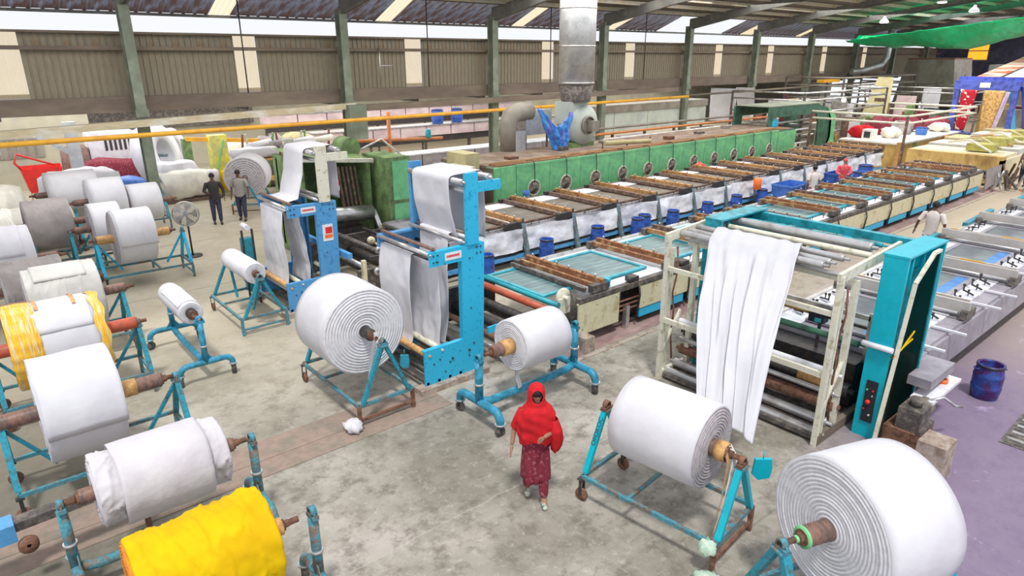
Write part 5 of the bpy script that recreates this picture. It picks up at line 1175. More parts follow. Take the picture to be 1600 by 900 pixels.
# rack that carries it
def rack(label, x0, x1, y0, y1, zs, m, name='rack', cat='rack', posts=None, pm=None):
    t_ = thing(name, label, cat, ((x0+x1)/2, (y0+y1)/2, 0))
    for x in (x0, x1):
        for y in (y0, y1): MB().bar((x, y, 0), (x, y, max(zs)+0.1), 0.07).build('post', pm or m, t_)
    for z in zs:
        MB().box((x0, y0, z), (x1, y1, z+0.06)).build('shelf', m, t_)
    return t_
rack('brown rack with cloth behind the roll right of the men', 8.6, 10.4, 26.2, 27.0, (0.6, 1.4), core_tan, pm=rust)
b = thing('yellow_machine', 'yellow-green upright machine post with drape behind the standing men', 'machine', (8.4, 28.2, 0))
MB().box((8.1, 28.0, 0), (8.75, 28.5, 2.3)).build('yellow_post', mat('yellow_green_paint', (0.75, 0.68, 0.12), (0.5, 0.5, 0.2), rough=0.5, scale=3), b)
MB().box((7.2, 28.4, 1.0), (7.5, 28.7, 2.2)).build('green_post', green_worn, b); MB().bar((7.3, 28.4, 2.2), (10.1, 28.2, 1.95), 0.1, 0.16).build('ochre_beam', yellow_pipe, b)
MB().bar((8.0, 27.9, 0.3), (8.6, 28.0, 2.1), 0.05).build('green_brace', green, b)
bale('bright yellow cloth drape at the foot of the yellow post behind the men', 8.55, 27.4, 0.25, 0.4, 0.3, 0.4, yellow_cloth, 9)
# left: red bin, purple-blue cloth cart, machines with pink cloth
b = thing('red_bin', 'red cloth trolley bin behind the white rolls at the left edge', 'trolley bin', (2.6, 29.9, 0))
MB().add([(2.1, 29.5, 0.55), (3.0, 29.5, 0.55), (3.1, 30.3, 0.55), (2.1, 30.3, 0.55), (1.95, 29.4, 1.4), (3.2, 29.4, 1.4), (3.25, 30.4, 1.45), (1.95, 30.4, 1.45)], [(0, 1, 5, 4), (1, 2, 6, 5), (2, 3, 7, 6), (3, 0, 4, 7), (0, 3, 2, 1)]).build('bin_body', red_plastic, b)
MB().path([(1.95, 29.4, 1.45), (1.8, 29.3, 1.7), (1.9, 29.3, 2.0), (3.0, 29.5, 1.5)], 0.04, 6).build('red_handle', red_plastic, b)
for x in (2.1, 3.0): MB().bar((x, 29.5, 0), (x, 29.5, 0.55), 0.05).build('leg', steel, b)
bale('white covered cloth stack on the left, in front of the red bin', 3.3, 26.6, 0.2, 1.3, 0.9, 0.75, white_cloth, 12)
bale('blue and violet folded cloth heap left of the left column', 4.6, 27.2, 0.2, 0.9, 0.6, 0.5, crate_blue, 13)
bale('pale lumpy bundles at the left picture edge', 0.3, 23.4, 0.7, 1.2, 0.8, 0.6, cream_cloth, 14)
bale('cream cloth heap beside the brownish grey roll', 1.4, 22.0, 0.5, 1.0, 0.6, 0.45, cream_cloth, 15)
rack('table under the pale bundles at the left edge', -0.7, 1.4, 22.8, 24.0, (0.55,), grime); rack('low table under the cream cloth heap', 0.6, 2.3, 21.5, 22.5, (0.4,), grime, name='low_table', cat='table')
b = thing('vented_machine', 'white machine cover with row of dark vent slots in the annex behind the left column', 'machine', (5.3, 31, 0))
MB().box((4.4, 31, 0.0), (6.1, 32, 2.4)).build('cover', white_paint, b)
for k in range(6): MB().box((4.95+0.17*k, 30.98, 1.7), (5.04+0.17*k, 31.0, 2.25)).build('vent_slot', dark_metal, b)
b = thing('grey_stanchion', 'pale grey post with diagonal strut in the annex at the left', 'post', (3.7, 29.5, 0))
MB().box((3.5, 29.4, 0), (3.9, 29.7, 3.0)).build('post', galv, b); MB().bar((3.55, 29.4, 1.9), (2.6, 29.4, 2.6), 0.16).build('strut', galv, b)
b = thing('annex_cabin', 'pale cabin wall with barred window at the far left of the annex', 'cabin', (1.5, 34, 0))
MB().box((-4, 34, 0), (5, 34.3, 3.2)).build('cabin_wall', wall_pale, b); wf = MB().box((1.6, 33.95, 1.3), (3.2, 34.0, 2.1)).build('window_frame', hood_grey, b)
for k in range(5): MB().box((1.7+0.3*k, 33.92, 1.32), (1.74+0.3*k, 33.95, 2.08)).build('bar', steel, wf)
# far machine lines with pinkish and white covers
for i, (x0, x1, y, z0, z1, m, lb) in enumerate((
        (13.5, 29.5, 30.5, 1.25, 1.75, pink_white, 'long pale pink machine line beyond the drier, right of the second column'),
        (14.5, 31.0, 27.6, 0.2, 0.75, bed_grey, 'low grey covered table line just beyond the drier'),
        (12.5, 30.0, 33.5, 2.0, 2.5, pink_white, 'far pinkish duct line in the annex'))):
    t_ = thing('machine_line', lb, 'machine line', ((x0+x1)/2, y, 0))
    n_ = int((x1-x0)/1.6)
    for k in range(n_): MB().box((x0+k*1.6+0.03, y, z0), (x0+(k+1)*1.6-0.03, y+1.0, z1)).build('cover_panel', m, t_)
    MB().box((x0, y-0.05, z1), (x1, y+1.05, z1+0.06)).build('top_strip', steel if i != 1 else bed, t_)
    MB().box((x0, y+0.1, max(0.0, z0-0.35)), (x1, y+0.3, z0)).build('dark_gap', dark_metal, t_)
    for k in range(0, n_+1, 2): MB().bar((x0+k*1.6*0.98, y+0.2, 0), (x0+k*1.6*0.98, y+0.2, z0), 0.1).build('leg', grime, t_)
drum('dark blue drum on the pink machine line, left one', 20.9, 30.9, 0.33, 0.75, z=1.81, group='blue drums on the pink machine line'); drum('dark blue drum on the pink machine line, partly behind the third column', 22.2, 30.9, 0.33, 0.75, z=1.81, group='blue drums on the pink machine line')
b = thing('orange_pipework', 'orange vertical pipe and valves in the annex right of the second column', 'pipework', (16, 27, 0))
MB().tube((15.6, 27, 0), (15.6, 27, 2.9), 0.09, 10).build('riser', orange_pipe, b); MB().tube((13.4, 27, 1.75), (18.5, 27, 1.55), 0.07, 10).build('branch', orange_pipe, b)
MB().tube((17.7, 27.0, 1.6), (17.7, 27, 2.0), 0.14, 12).build('valve', scr_teal, b)
# long white tank row in annex
t_ = thing('white_tank_row', 'row of pale green-white tank panels in the annex, right of the silver duct', 'tank row', (37, 29.5, 0))
for k in range(4): MB().box((30.2+3.4*k, 29.3, 0.45), (33.55+3.4*k, 30.6, 1.85)).build('tank_panel', tank_white, t_)
MB().box((30.2, 29.2, 1.85), (43.8, 30.7, 2.3)).build('hood', hood_grey, t_)
for k in range(5): MB().bar((30.4+3.3*k, 29.5, 0), (30.4+3.3*k, 29.5, 0.45), 0.15).build('leg', grime, t_)
t_ = thing('low_machine', 'low dark brown machinery strip behind the drier top', 'machine', (34, 21.5, 0))
for k in range(9): MB().box((24+2.1*k, 21.3+0.3*(k % 3), 0), (25.8+2.1*k, 22.6, 0.9+0.28*((k*5) % 3))).build('machine_block', [grime, bed_grey, brown_beam, steel][k % 4], t_)
for k in range(4): MB().tube((24, 21.2+0.4*k, 1.3+0.2*k), (42, 21.2+0.4*k, 1.3+0.2*k), 0.06, 8).build('pipe', [rust, steel, orange_pipe, hood_grey][k], t_)
# white hanging cloths far (1095-1135,155-195)
poly_sheet('white hanging cloth left of the fifth column machine racks, left piece', [(39.5, 3.3), (39.6, 1.2)], 24.3, 26.2, wav=0.1, seed=71, nu=20)
poly_sheet('white and violet sloping cloth beside the white hanging cloth', [(41.5, 3.3), (42.2, 0.9)], 24.3, 25.6, wav=0.1, seed=72, nu=20)

# open steel racks of horizontal pipes in the far middle
def pipe_rack(label, x0, x1, y0, y1, zs, m, pm=grime):
    t_ = thing('pipe_rack', label, 'pipe rack', ((x0+x1)/2, (y0+y1)/2, 0))
    for x in (x0, x1):
        for y in (y0, y1): MB().bar((x, y, 0), (x, y, max(zs)), 0.1).build('post', pm, t_)
    for i, z in enumerate(zs):
        MB().tube((x0, y0, z), (x0, y1, z), 0.05, 8).build('rail', m, t_); MB().tube((x0, y0, z), (x1, y0, z), 0.05, 8).build('rail', m, t_); MB().tube((x1, y0, z), (x1, y1, z), 0.05, 8).build('rail', m, t_)
    return t_
pipe_rack('pale steel rail frame around the tan machine and its cloth pile', 34.0, 43.5, 12.0, 16.5, (2.3, 2.62), frame_cream, pm=brown_beam)
pipe_rack('long rail frame behind the green arched machine', 37.0, 48.0, 18.5, 23.0, (1.0, 1.6, 2.2, 2.9, 3.3), steel)
pipe_rack('dark rail frame at the far columns', 46.0, 58.0, 20.5, 24.5, (0.9, 1.8, 2.6, 3.4, 3.9), hood_grey)
pipe_rack('grey rail frame in front of the brown hood', 50.0, 56.0, 14.5, 19.5, (1.2, 2.2, 3.0, 3.3), steel)
for k in range(9): 
    for j in range(4): tag(recenter(MB().box((43.2+1.1*k, 23.3, 0.62*j), (44.1+1.1*k, 24.1, 0.60+0.62*j)).build('folded_cloth', [white_cloth, grey_cloth, cream_cloth, red_print][(k*3+j*5) % 4 if (k+j) % 5 == 0 else (k+j) % 3])), 'folded cloth, %s layer of a stack behind the long rail frame' % ['lowest', 'second', 'third', 'topmost'][j], 'folded cloth', 'folded cloths behind the rail frame')
t_ = thing('yellow_hoist', 'small yellow hoist frame near the sixth column', 'hoist', (49, 23, 3))
MB().box((48.0, 22.8, 3.5), (50.5, 23.3, 3.7)).build('arm', yellow_pipe, t_); MB().bar((49, 23, 0), (49, 23, 3.6), 0.12).build('mast', grime, t_)
# tan machine box with cloth pile
t_ = thing('tan_machine', 'tan sheet metal machine box at the far end of the skirted table', 'machine', (38, 13.6, 0))
MB().box((34.9, 12.45, 0.0), (43.0, 12.5, 1.22)).build('long_side_panel', tan_box, t_); MB().box((34.85, 12.45, 0.0), (34.9, 15.2, 1.22)).build('end_panel', tan_box, t_)
MB().box((34.8, 12.4, 1.22), (43.1, 15.3, 1.30)).build('top', cream_cloth, t_); MB().box((34.80, 13.1, 0.55), (34.85, 15.0, 0.78)).build('dark_slot', dark_metal, t_); MB().box((34.80, 13.1, 0.9), (34.84, 15.0, 1.15)).build('brown_band', core_brown, t_)
MB().box((34.78, 12.38, 0.0), (34.98, 12.55, 1.35)).build('corner_post', core_tan, t_); MB().box((36.6, 12.38, 0.45), (36.9, 12.44, 1.2)).build('green_strip', green_worn, t_)
for i, (x, y, z, s, m, lb) in enumerate(((36.2, 14.9, 1.3, 0.55, red_shawl, 'bright red cloth pile on the left of the tan machine'), (37.0, 13.7, 1.3, 0.5, cream_cloth, 'cream cloth pile in the middle of the tan machine top'), (38.3, 15.0, 1.3, 0.75, maroon, 'dark red cloth heap behind on the tan machine'),
        (39.5, 14.2, 1.3, 0.6, grey_cloth, 'grey cloth heap on the tan machine'), (41.0, 14.6, 1.3, 0.8, maroon, 'brown-red cloth heap inside the rail frame'), (42.2, 13.2, 1.3, 0.5, cream_cloth, 'pale cloth heap at the right end of the tan machine'), (38.6, 15.3, 1.9, 0.4, green_worn, 'green cloth piece on the dark red heap'))):
    rag(lb, (x, y, z), s, m, 20+i, flat=0.6, cat='cloth pile', name='cloth_pile')
drum('pale blue round tub on the tan machine', 39.6, 13.2, 0.28, 0.4, m=crate_blue, name='tub', cat='tub', z=1.3)
t_ = thing('white_crate', 'white box frame with dark contents on the left end of the tan machine', 'box', (35.5, 13.6, 1.3))
MB().box((35.2, 13.9, 1.3), (35.8, 14.4, 1.8)).build('box_body', cream_cloth, t_); MB().box((35.19, 14.0, 1.4), (35.2, 14.3, 1.7)).build('dark_opening', dark_metal, t_)
t_ = thing('hanging_hose', 'coiled orange hose hanging at the right end of the tan machine', 'hose', (41.2, 12.2, 0.3))
for k in range(4): 
    MB().path([(40.6+0.05*k, 12.30, 0.75+0.55*math.sin(a*PI/8))if False else (40.6+0.28*math.cos(a*PI/8)+0.05*k, 12.30, 0.70+0.55*math.sin(a*PI/8)) for a in range(17)], 0.04, 6, cap=False).build('hose_loop', orange_plastic, t_)
# cream continuation machine at the far end of the cream table
t_ = thing('finishing_machine', 'cream and yellow-green machine boxes at the far end of the cream table', 'machine', (38, 10, 0))
MB().box((33.5, 7.9, 0.1), (34.0, 11.6, 1.25)).build('front_panel', tan_box, t_); MB().box((33.45, 8.2, 0.35), (33.5, 10.8, 0.62)).build('dark_slot', plastic_dark, t_); MB().box((33.5, 7.9, 0.1), (46, 8.0, 1.1)).build('side_panel', panel_cream, t_)
for k in range(6): MB().box((34+2*k, 8.0, 1.1), (35.9+2*k, 11.6, 1.25+0.1*(k % 3))).build('top_cover', [panel_cream, cover_cloth, khaki_cloth][k % 3], t_)
for k in range(5): MB().box((34.5+2.2*k, 8.6, 1.3), (35.4+2.2*k, 9.6, 1.6+0.1*(k % 2))).build('yellow_green_box', mat('lime_paint_%d' % k, (0.45, 0.42, 0.1), (0.3, 0.28, 0.1), rough=0.5) if k == 0 else MATS['lime_paint_0'], t_)
for k in range(5): MB().path([(33.6+1.5*k, 8.4, 1.4), (34.5+1.5*k, 9.5, 1.75), (35.5+1.5*k, 10.6, 1.5)], 0.05, 6).build('hose', [frame_cream, khaki_cloth, rope_tan][k % 3], t_)
b = MB().add([(31.5, 7.86, 0.95), (33.4, 7.86, 0.98), (33.4, 7.82, 0.28), (31.6, 7.82, 0.15), (31.5, 7.90, 0.95), (33.4, 7.90, 0.98), (33.4, 7.86, 0.28), (31.6, 7.86, 0.15)], [(0, 3, 2, 1), (4, 5, 6, 7), (0, 4, 7, 3), (1, 2, 6, 5), (3, 7, 6, 2)])
tag(recenter(b.build('hanging_cloth', grey_cloth)), 'pale stained cloth hanging at the far end of the cream side panels', 'cloth')
t_ = thing('tangle_machine', 'dark tangle of levers at the far end of the cream table', 'machine', (33, 8, 0))
for k in range(14):
    r_ = random.Random(k); p0 = Vector((31.8+r_.random()*2.6, 6.6+r_.random()*1.3, 0.1)); MB().bar(p0, p0+Vector((r_.uniform(-.6, .6), r_.uniform(-.4, .4), r_.uniform(.5, 1.0))), 0.07).build('lever', [grime, steel, rust][k % 3], t_)
# blue printing frame with printed cloths
t_ = thing('blue_dryer_frame', 'royal blue overhead frame carrying printed cloths, far right', 'machine frame', (45, 12, 0))
MB().box((44.8, 10.6, 3.45), (45.3, 13.7, 3.95)).build('blue_beam', royal, t_)
for y in (10.75, 13.55): MB().box((44.85, y-0.12, 0), (45.15, y+0.12, 3.5)).build('post', royal, t_)
MB().bar((45.1, 10.4, 3.7), (45.6, 9.7, 0.1), 0.35, 0.3).build('inclined_post', royal, t_); MB().bar((45.0, 11.0, 3.6), (45.0, 10.2, 0.3), 0.2).build('inclined_post', mid_blue, t_)
MB().box((44.77, 11.95, 3.58), (44.8, 12.45, 3.85)).build('white_plate', white_paint, t_); MB().box((45.3, 10.6, 3.95), (45.6, 13.7, 4.15)).build('blue_deck', royal, t_)
def hang(label, y0, y1, y0b, y1b, x, z0, z1, m, sd):
    sheet('printed_fabric', label, lambda p, q: (x+0.06*fbm((p*3, q*4, sd), 1), (y0+(y1-y0)*q)*(1-p)+(y0b+(y1b-y0b)*q)*p, z1+(z0-z1)*p), 20, 10, m)
hang('red fabric with pale spots hanging from the blue frame', 13.25, 12.45, 13.2, 12.75, 44.7, 1.2, 3.45, red_print, 1)
hang('tan patterned fabric hanging from the blue frame', 12.15, 11.15, 11.95, 11.55, 44.65, 0.7, 3.45, tan_print, 2)
hang('pale violet fabric edge hanging beside the tan patterned fabric', 11.12, 10.9, 11.5, 11.3, 44.6, 0.9, 3.4, mat('violet_fabric', (0.5, 0.38, 0.55), (0.65, 0.55, 0.65), rough=0.8, scale=4), 3)
def slope(label, pts, m):
    b = MB().add(pts, [(0, 1, 2, 3)]); o = tag(b.build('fabric_web', m), label, 'fabric'); s = o.modifiers.new('thickness', 'SOLIDIFY'); s.thickness = 0.02
slope('red striped fabric web rising to the right above the blue frame', [(46, 13.3, 4.0), (46, 12.2, 4.0), (58, 11.4, 5.9), (58, 12.6, 5.9)], red_stripe)
slope('cream fabric web rising to the right above the blue frame', [(45.8, 11.9, 4.0), (45.8, 10.9, 4.0), (58, 9.0, 5.9), (58, 11.3, 5.9)], cream_cloth)
slope('khaki fabric web descending in front of the brown hood', [(50, 20.0, 3.9), (50, 19.0, 3.9), (48.5, 18.4, 1.1), (48.5, 20.2, 1.1)], khaki_cloth)
slope('pale striped fabric panel right of the khaki web', [(49, 18.2, 2.8), (49, 17.0, 2.8), (49, 17.0, 1.1), (49, 18.3, 1.1)], pink_white)
slope('bright white fabric piece in front of the brown hood', [(52, 17.7, 3.2), (52, 16.6, 3.2), (52, 16.6, 1.9), (52, 17.7, 1.9)], white_cloth)
for i, (x, y, lb) in enumerate(((44.0, 12.9, 'dark blue drum under the spotted red fabric'), (43.8, 11.0, 'dark blue drum under the violet fabric'), (43.2, 12.2, 'blue drum between the two hanging fabrics'))): drum(lb, x, y, 0.4, 1.25, m=drum_blue)
rag('dark clothes and bags hung beside the spotted red fabric', (43.0, 13.6, 1.0), 0.6, maroon, 77, flat=1.0, cat='clothes', name='clothes')
t_ = thing('exhaust_hood', 'large brownish grey sheet metal hood in front of the end wall', 'hood', (62, 20, 0))
MB().add([(60, 22.6, 1.8), (60, 18.2, 1.8), (64, 18.2, 1.8), (64, 22.6, 1.8), (60, 22.0, 5.0), (60, 18.7, 5.0), (64, 18.7, 5.0), (64, 22.0, 5.0)], [(0, 1, 5, 4), (1, 2, 6, 5), (2, 3, 7, 6), (3, 0, 4, 7), (4, 5, 6, 7)]).build('hood_shell', hood_grey, t_)
MB().box((60, 18.7, 5.0), (64, 22, 5.12)).build('hood_rim', rust, t_); MB().box((59.9, 18.2, 0), (60.1, 18.4, 1.8)).build('leg', grime, t_); MB().box((59.9, 22.4, 0), (60.1, 22.6, 1.8)).build('leg', grime, t_)
MB().box((66, 15.0, 0), (69, 18.0, 4.6)).build('side_housing', hood_grey, t_)
t_ = thing('vent_pipe', 'bent silver vent pipe rising to the roof beside the far wall windows', 'pipe', (56, 24, 0))
MB().path([(56, 24.5, 4.1), (57, 24.0, 4.2), (58.2, 23.2, 4.6), (58.5, 23.0, 5.2), (58.5, 23.0, 7.2)], 0.24, 14).build('pipe', galv, t_)
for k in range(16):
    r_ = random.Random(50+k); y_ = 10.5+r_.random()*3.0; tag(recenter(MB().box((52+k*1.5, y_, 0), (53.3+k*1.5, y_+1.5+1.5*r_.random(), 1.0+r_.random()*1.6)).build('machine_block', [hood_grey, grime, tan_box, steel, maroon, white_cloth][k % 6])), 'low %s machine block far behind the royal blue frame' % ['grey', 'grimy black', 'tan', 'steel', 'maroon', 'white'][k % 6], 'machine', 'far machine blocks behind the blue frame')
CN = ['grimy black', 'bright steel', 'rusty', 'grey', 'cream', 'dark brown', 'maroon', 'white', 'tan', 'green']
for k in range(70):
    r_ = random.Random(900+k); x = 38.5+r_.random()*16; y = 15.3+r_.random()*8.0; z0 = r_.choice([0, 0, 0.9, 1.5]); 
    mm_ = [grime, steel, rust, hood_grey, cream_cloth, brown_beam, maroon, white_cloth, core_tan, green_worn][k % 10]
    if k % 3: tag(recenter(MB().box((x, y, 0), (x+0.3+0.6*r_.random(), y+0.3+0.5*r_.random(), z0+0.3+0.8*r_.random())).build('crate', mm_)), '%s crate or bale in the clutter between green arched machine and brown hood' % CN[k % 10], 'crate', 'crates and bales in the far clutter')
    else: tag(recenter(MB().bar((x, y, 0), (x+r_.uniform(-1, 1), y+r_.uniform(-.5, .5), z0+1.0+1.2*r_.random()), 0.08).build('leaning_bar', mm_)), '%s leaning bar in the clutter between green arched machine and brown hood' % CN[k % 10], 'bar', 'leaning bars in the far clutter')
rag('small crumpled red cloth lying on the skirted table near the drier', (22.5, 15.1, 1.05), 0.22, red_plastic, 91, flat=0.6)
b = MB(); b.lathe([(0, .02), (0, .14), (.35, .14), (.40, .10), (.42, .02)], (21.9, 12.25, 0.74), (0, 0, 1), 16); tag(recenter(b.build('orange_pail', orange_plastic)), 'orange pail standing on the last blue bucket of the row', 'pail')
b = MB(); b.lathe([(0, .02), (0, .10), (.16, .11), (.16, .09), (.02, .09)], (13.3, 15.0, 1.2), (0, 0, 1), 16); tag(recenter(b.build('blue_cup', crate_blue)), 'small blue cup on the skirted table near the third carriage', 'cup')
for i, (x, y, z, sx_, sy, sz, m, lb) in enumerate(((5.3, 29.8, 0.9, 1.6, 0.6, 0.35, maroon, 'dark red cloth row on a table under the white vented cover'), (3.9, 31.2, 0.5, 0.5, 0.5, 0.8, core_brown, 'brown patterned bundle right of the red bin'), (9.6, 29.6, 1.2, 0.9, 0.6, 0.4, cream_cloth, 'cream bundle on the rack behind the men'),
        (10.6, 28.4, 1.5, 0.7, 0.5, 0.35, grey_cloth, 'grey bundle behind the white cloth of the left blue frame'), (12.0, 28.6, 1.6, 0.9, 0.5, 0.3, khaki_cloth, 'ochre bundle beneath the yellow pipe near the second column'), (11.2, 26.8, 0.2, 0.9, 0.6, 0.6, white_cloth, 'white bundle on the floor behind the left blue frame'))):
    bale(lb, x, y, 0, sx_, sy, z*0.5+sz, m, 40+i)
for i in range(7):
    x = 9.0+0.62*i; tag(recenter(MB().bar((x, 27.6+0.2*(i % 3), 0), (x+0.25*(-1)**i, 27.6, 2.3), 0.07).build('leaning_post', [rust, steel, green_worn][i % 3])), ['rusty', 'steel', 'green'][i % 3]+' leaning post between the standing men and the second column', 'post', 'leaning posts in the annex')
for i in range(4):
    tag(MB().tube((9.2+0.9*i, 26.9, 1.9), (10.3+0.9*i, 27.5, 1.95), 0.13, 14).build('small_roll', [white_cloth, grey_cloth, white_cloth, cream_cloth][i]), ['leftmost white', 'grey', 'right-hand white', 'cream'][i]+' small roll lying high on the racks behind the men', 'roll', 'small rolls on the annex racks')
# green tarpaulin under the roof
def tarp(p, q):
    y = 22.6-12.6*p; zt = 6.30+0.112*(22.6-y); w_ = min(1.0, 0.25+p*5.0)
    x = 50+8*q*w_; sag = (1.15*w_)*math.sin(PI*min(1, q*1.0))*(1-0.25*math.sin(p*9))
    z = zt-sag+0.9*q*w_*0+0.10*fbm((x*0.5, y*0.9, 2), 1)+0.35*q
    return (x+0.25*math.sin(y*2.1), y, z)
sheet('tarpaulin', 'bright green tarpaulin sagging below the roof at the upper right', tarp, 70, 40, tarp_green)
# high bay lamps
lamp0 = thing('high_bay_lamp', '', 'lamp', (40, 16.2, 6.95), 0, 'high bay lamps under the roof')
b = MB(); b.lathe([(0, 0.22), (0.02, 0.23), (0.10, 0.20), (0.22, 0.08), (0.3, 0.06), (0.32, 0.001)], (0, 0, 0), (0, 0, 1), 20); b.build('housing', lamp_body, lamp0, world=False)
b = MB(); b.lathe([(-0.01, 0.001), (-0.01, 0.20), (0.0, 0.21)], (0, 0, 0), (0, 0, 1), 20); b.build('diffuser', lamp_glow, lamp0, world=False)
b = MB(); b.tube((0, 0, 0.3), (0, 0, 1.6), 0.012, 6); b.build('suspension_rod', dark_metal, lamp0, world=False)
lamp0['label'] = 'left lamp of the row of three hanging right of the sixth column'
for (x, y, z, lb) in ((40, 12.06, 7.3, 'middle lamp hanging over the upper right corner'), (41, 13.9, 7.85, 'upper lamp cut close to the top edge of the picture'), (52, 12.6, 7.3, 'far right lamp seen against the green tarpaulin')):
    copy_thing(lamp0, (x, y, z), lb)
for (x, y, z, lb) in ((43.0, 19.0, 2.7, 'glaring white lamp among the pipes right of the green arched machine'), (52.5, 15.6, 3.2, 'small glaring lamp in front of the brown hood')):
    t_ = thing('work_lamp', lb, 'lamp', (x, y, z)); b = MB(); b.lathe([(0, 0.001), (0, 0.12), (0.03, 0.13)], (0, 0, 0), (-1, -0.4, 0), 16); b.build('diffuser', lamp_glow, t_, world=False)
    b = MB(); b.bar((0, 0, 0), (0.1, 0, 0.9), 0.04); b.build('arm', dark_metal, t_, world=False)

# standing fans
def fan(label, x, y, h, R, m, face, pole):
    t_ = thing('standing_fan', label, 'fan', (x, y, 0), face)
    b = MB(); 
    for k in range(8): b.path([(0.09*math.cos(q*PI/12)**0*0.0+0.04+0.05*(1-((k+1)/8.0)**2), R*(k+1)/8*math.cos(q*PI/12), h+R*(k+1)/8*math.sin(q*PI/12)) for q in range(25)], 0.006, 4, cap=False)
    for k in range(20): a = k*PI/10; b.path([(0.09, 0.02*math.cos(a), h+0.02*math.sin(a)), (0.07, R*.6*math.cos(a), h+R*.6*math.sin(a)), (0.03, R*math.cos(a), h+R*math.sin(a)), (-0.06, R*math.cos(a), h+R*math.sin(a))], 0.004, 4, cap=False)
    b.path([(0, R*math.cos(q*PI/12), h+R*math.sin(q*PI/12)) for q in range(25)], 0.018, 6, cap=False)
    b.build('guard', m, t_, world=False)
    b = MB()
    for k in range(5):
        a0 = k*2*PI/5
        b.grid(6, 4, lambda p, q: (0.02+0.05*(q-0.5), R*(0.15+0.72*p)*math.cos(a0+0.45*(q-0.5)*(1+p)), h+R*(0.15+0.72*p)*math.sin(a0+0.45*(q-0.5)*(1+p))))
    b.build('blades', steel, t_, world=False)
    b = MB(); b.tube((-0.22, 0, h), (0.03, 0, h), 0.07, 14); b.build('motor', m, t_, world=False)
    b = MB(); b.tube((-0.1, 0, 0.03), (-0.1, 0, h-0.05), 0.025, 10); b.build('pole', pole, t_, world=False)
    b = MB(); b.lathe([(0, 0.25), (0.03, 0.25), (0.05, 0.05)], (-0.1, 0, 0), (0, 0, 1), 24); b.build('base', pole, t_, world=False)
fan('round steel standing fan beside the left column', 4.62, 19.1, 1.22, 0.33, steel, math.radians(-110), dark_metal)
fan('standing fan with red pole at the far right edge in front of a person', 33.3, 6.75, 1.35, 0.5, grime, math.radians(-150), orange_plastic)
# stool / tripod beside it
q = MB(); [q.bar((4.62, 18.5, 0.4), (4.62+0.2*math.cos(a), 18.5+0.2*math.sin(a), 0), 0.02) for a in (0, 2.1, 4.2)]; q.lathe([(0, 0.02), (0, 0.13), (0.03, 0.13), (0.03, 0.02)], (4.62, 18.5, 0.4), (0, 0, 1), 16)

# floor grating and plate at the right edge
t_ = thing('drain_grate', 'dark drain grate in the purple floor at the right edge', 'grate', (11.2, 1.35, 0))
MB().box((10.6, 1.0, 0.0), (11.8, 1.75, 0.01)).build('frame', grime, t_)
for k in range(9): MB().box((10.66+0.125*k, 1.05, 0.01), (10.72+0.125*k, 1.7, 0.018)).build('slat', steel if k % 2 else grime, t_)
b = MB().box((8.75, 1.92, 0), (9.15, 2.25, 0.55)); tag(recenter(b.build('concrete_block', concrete_block)), 'concrete block splashed violet behind the largest roll', 'block')

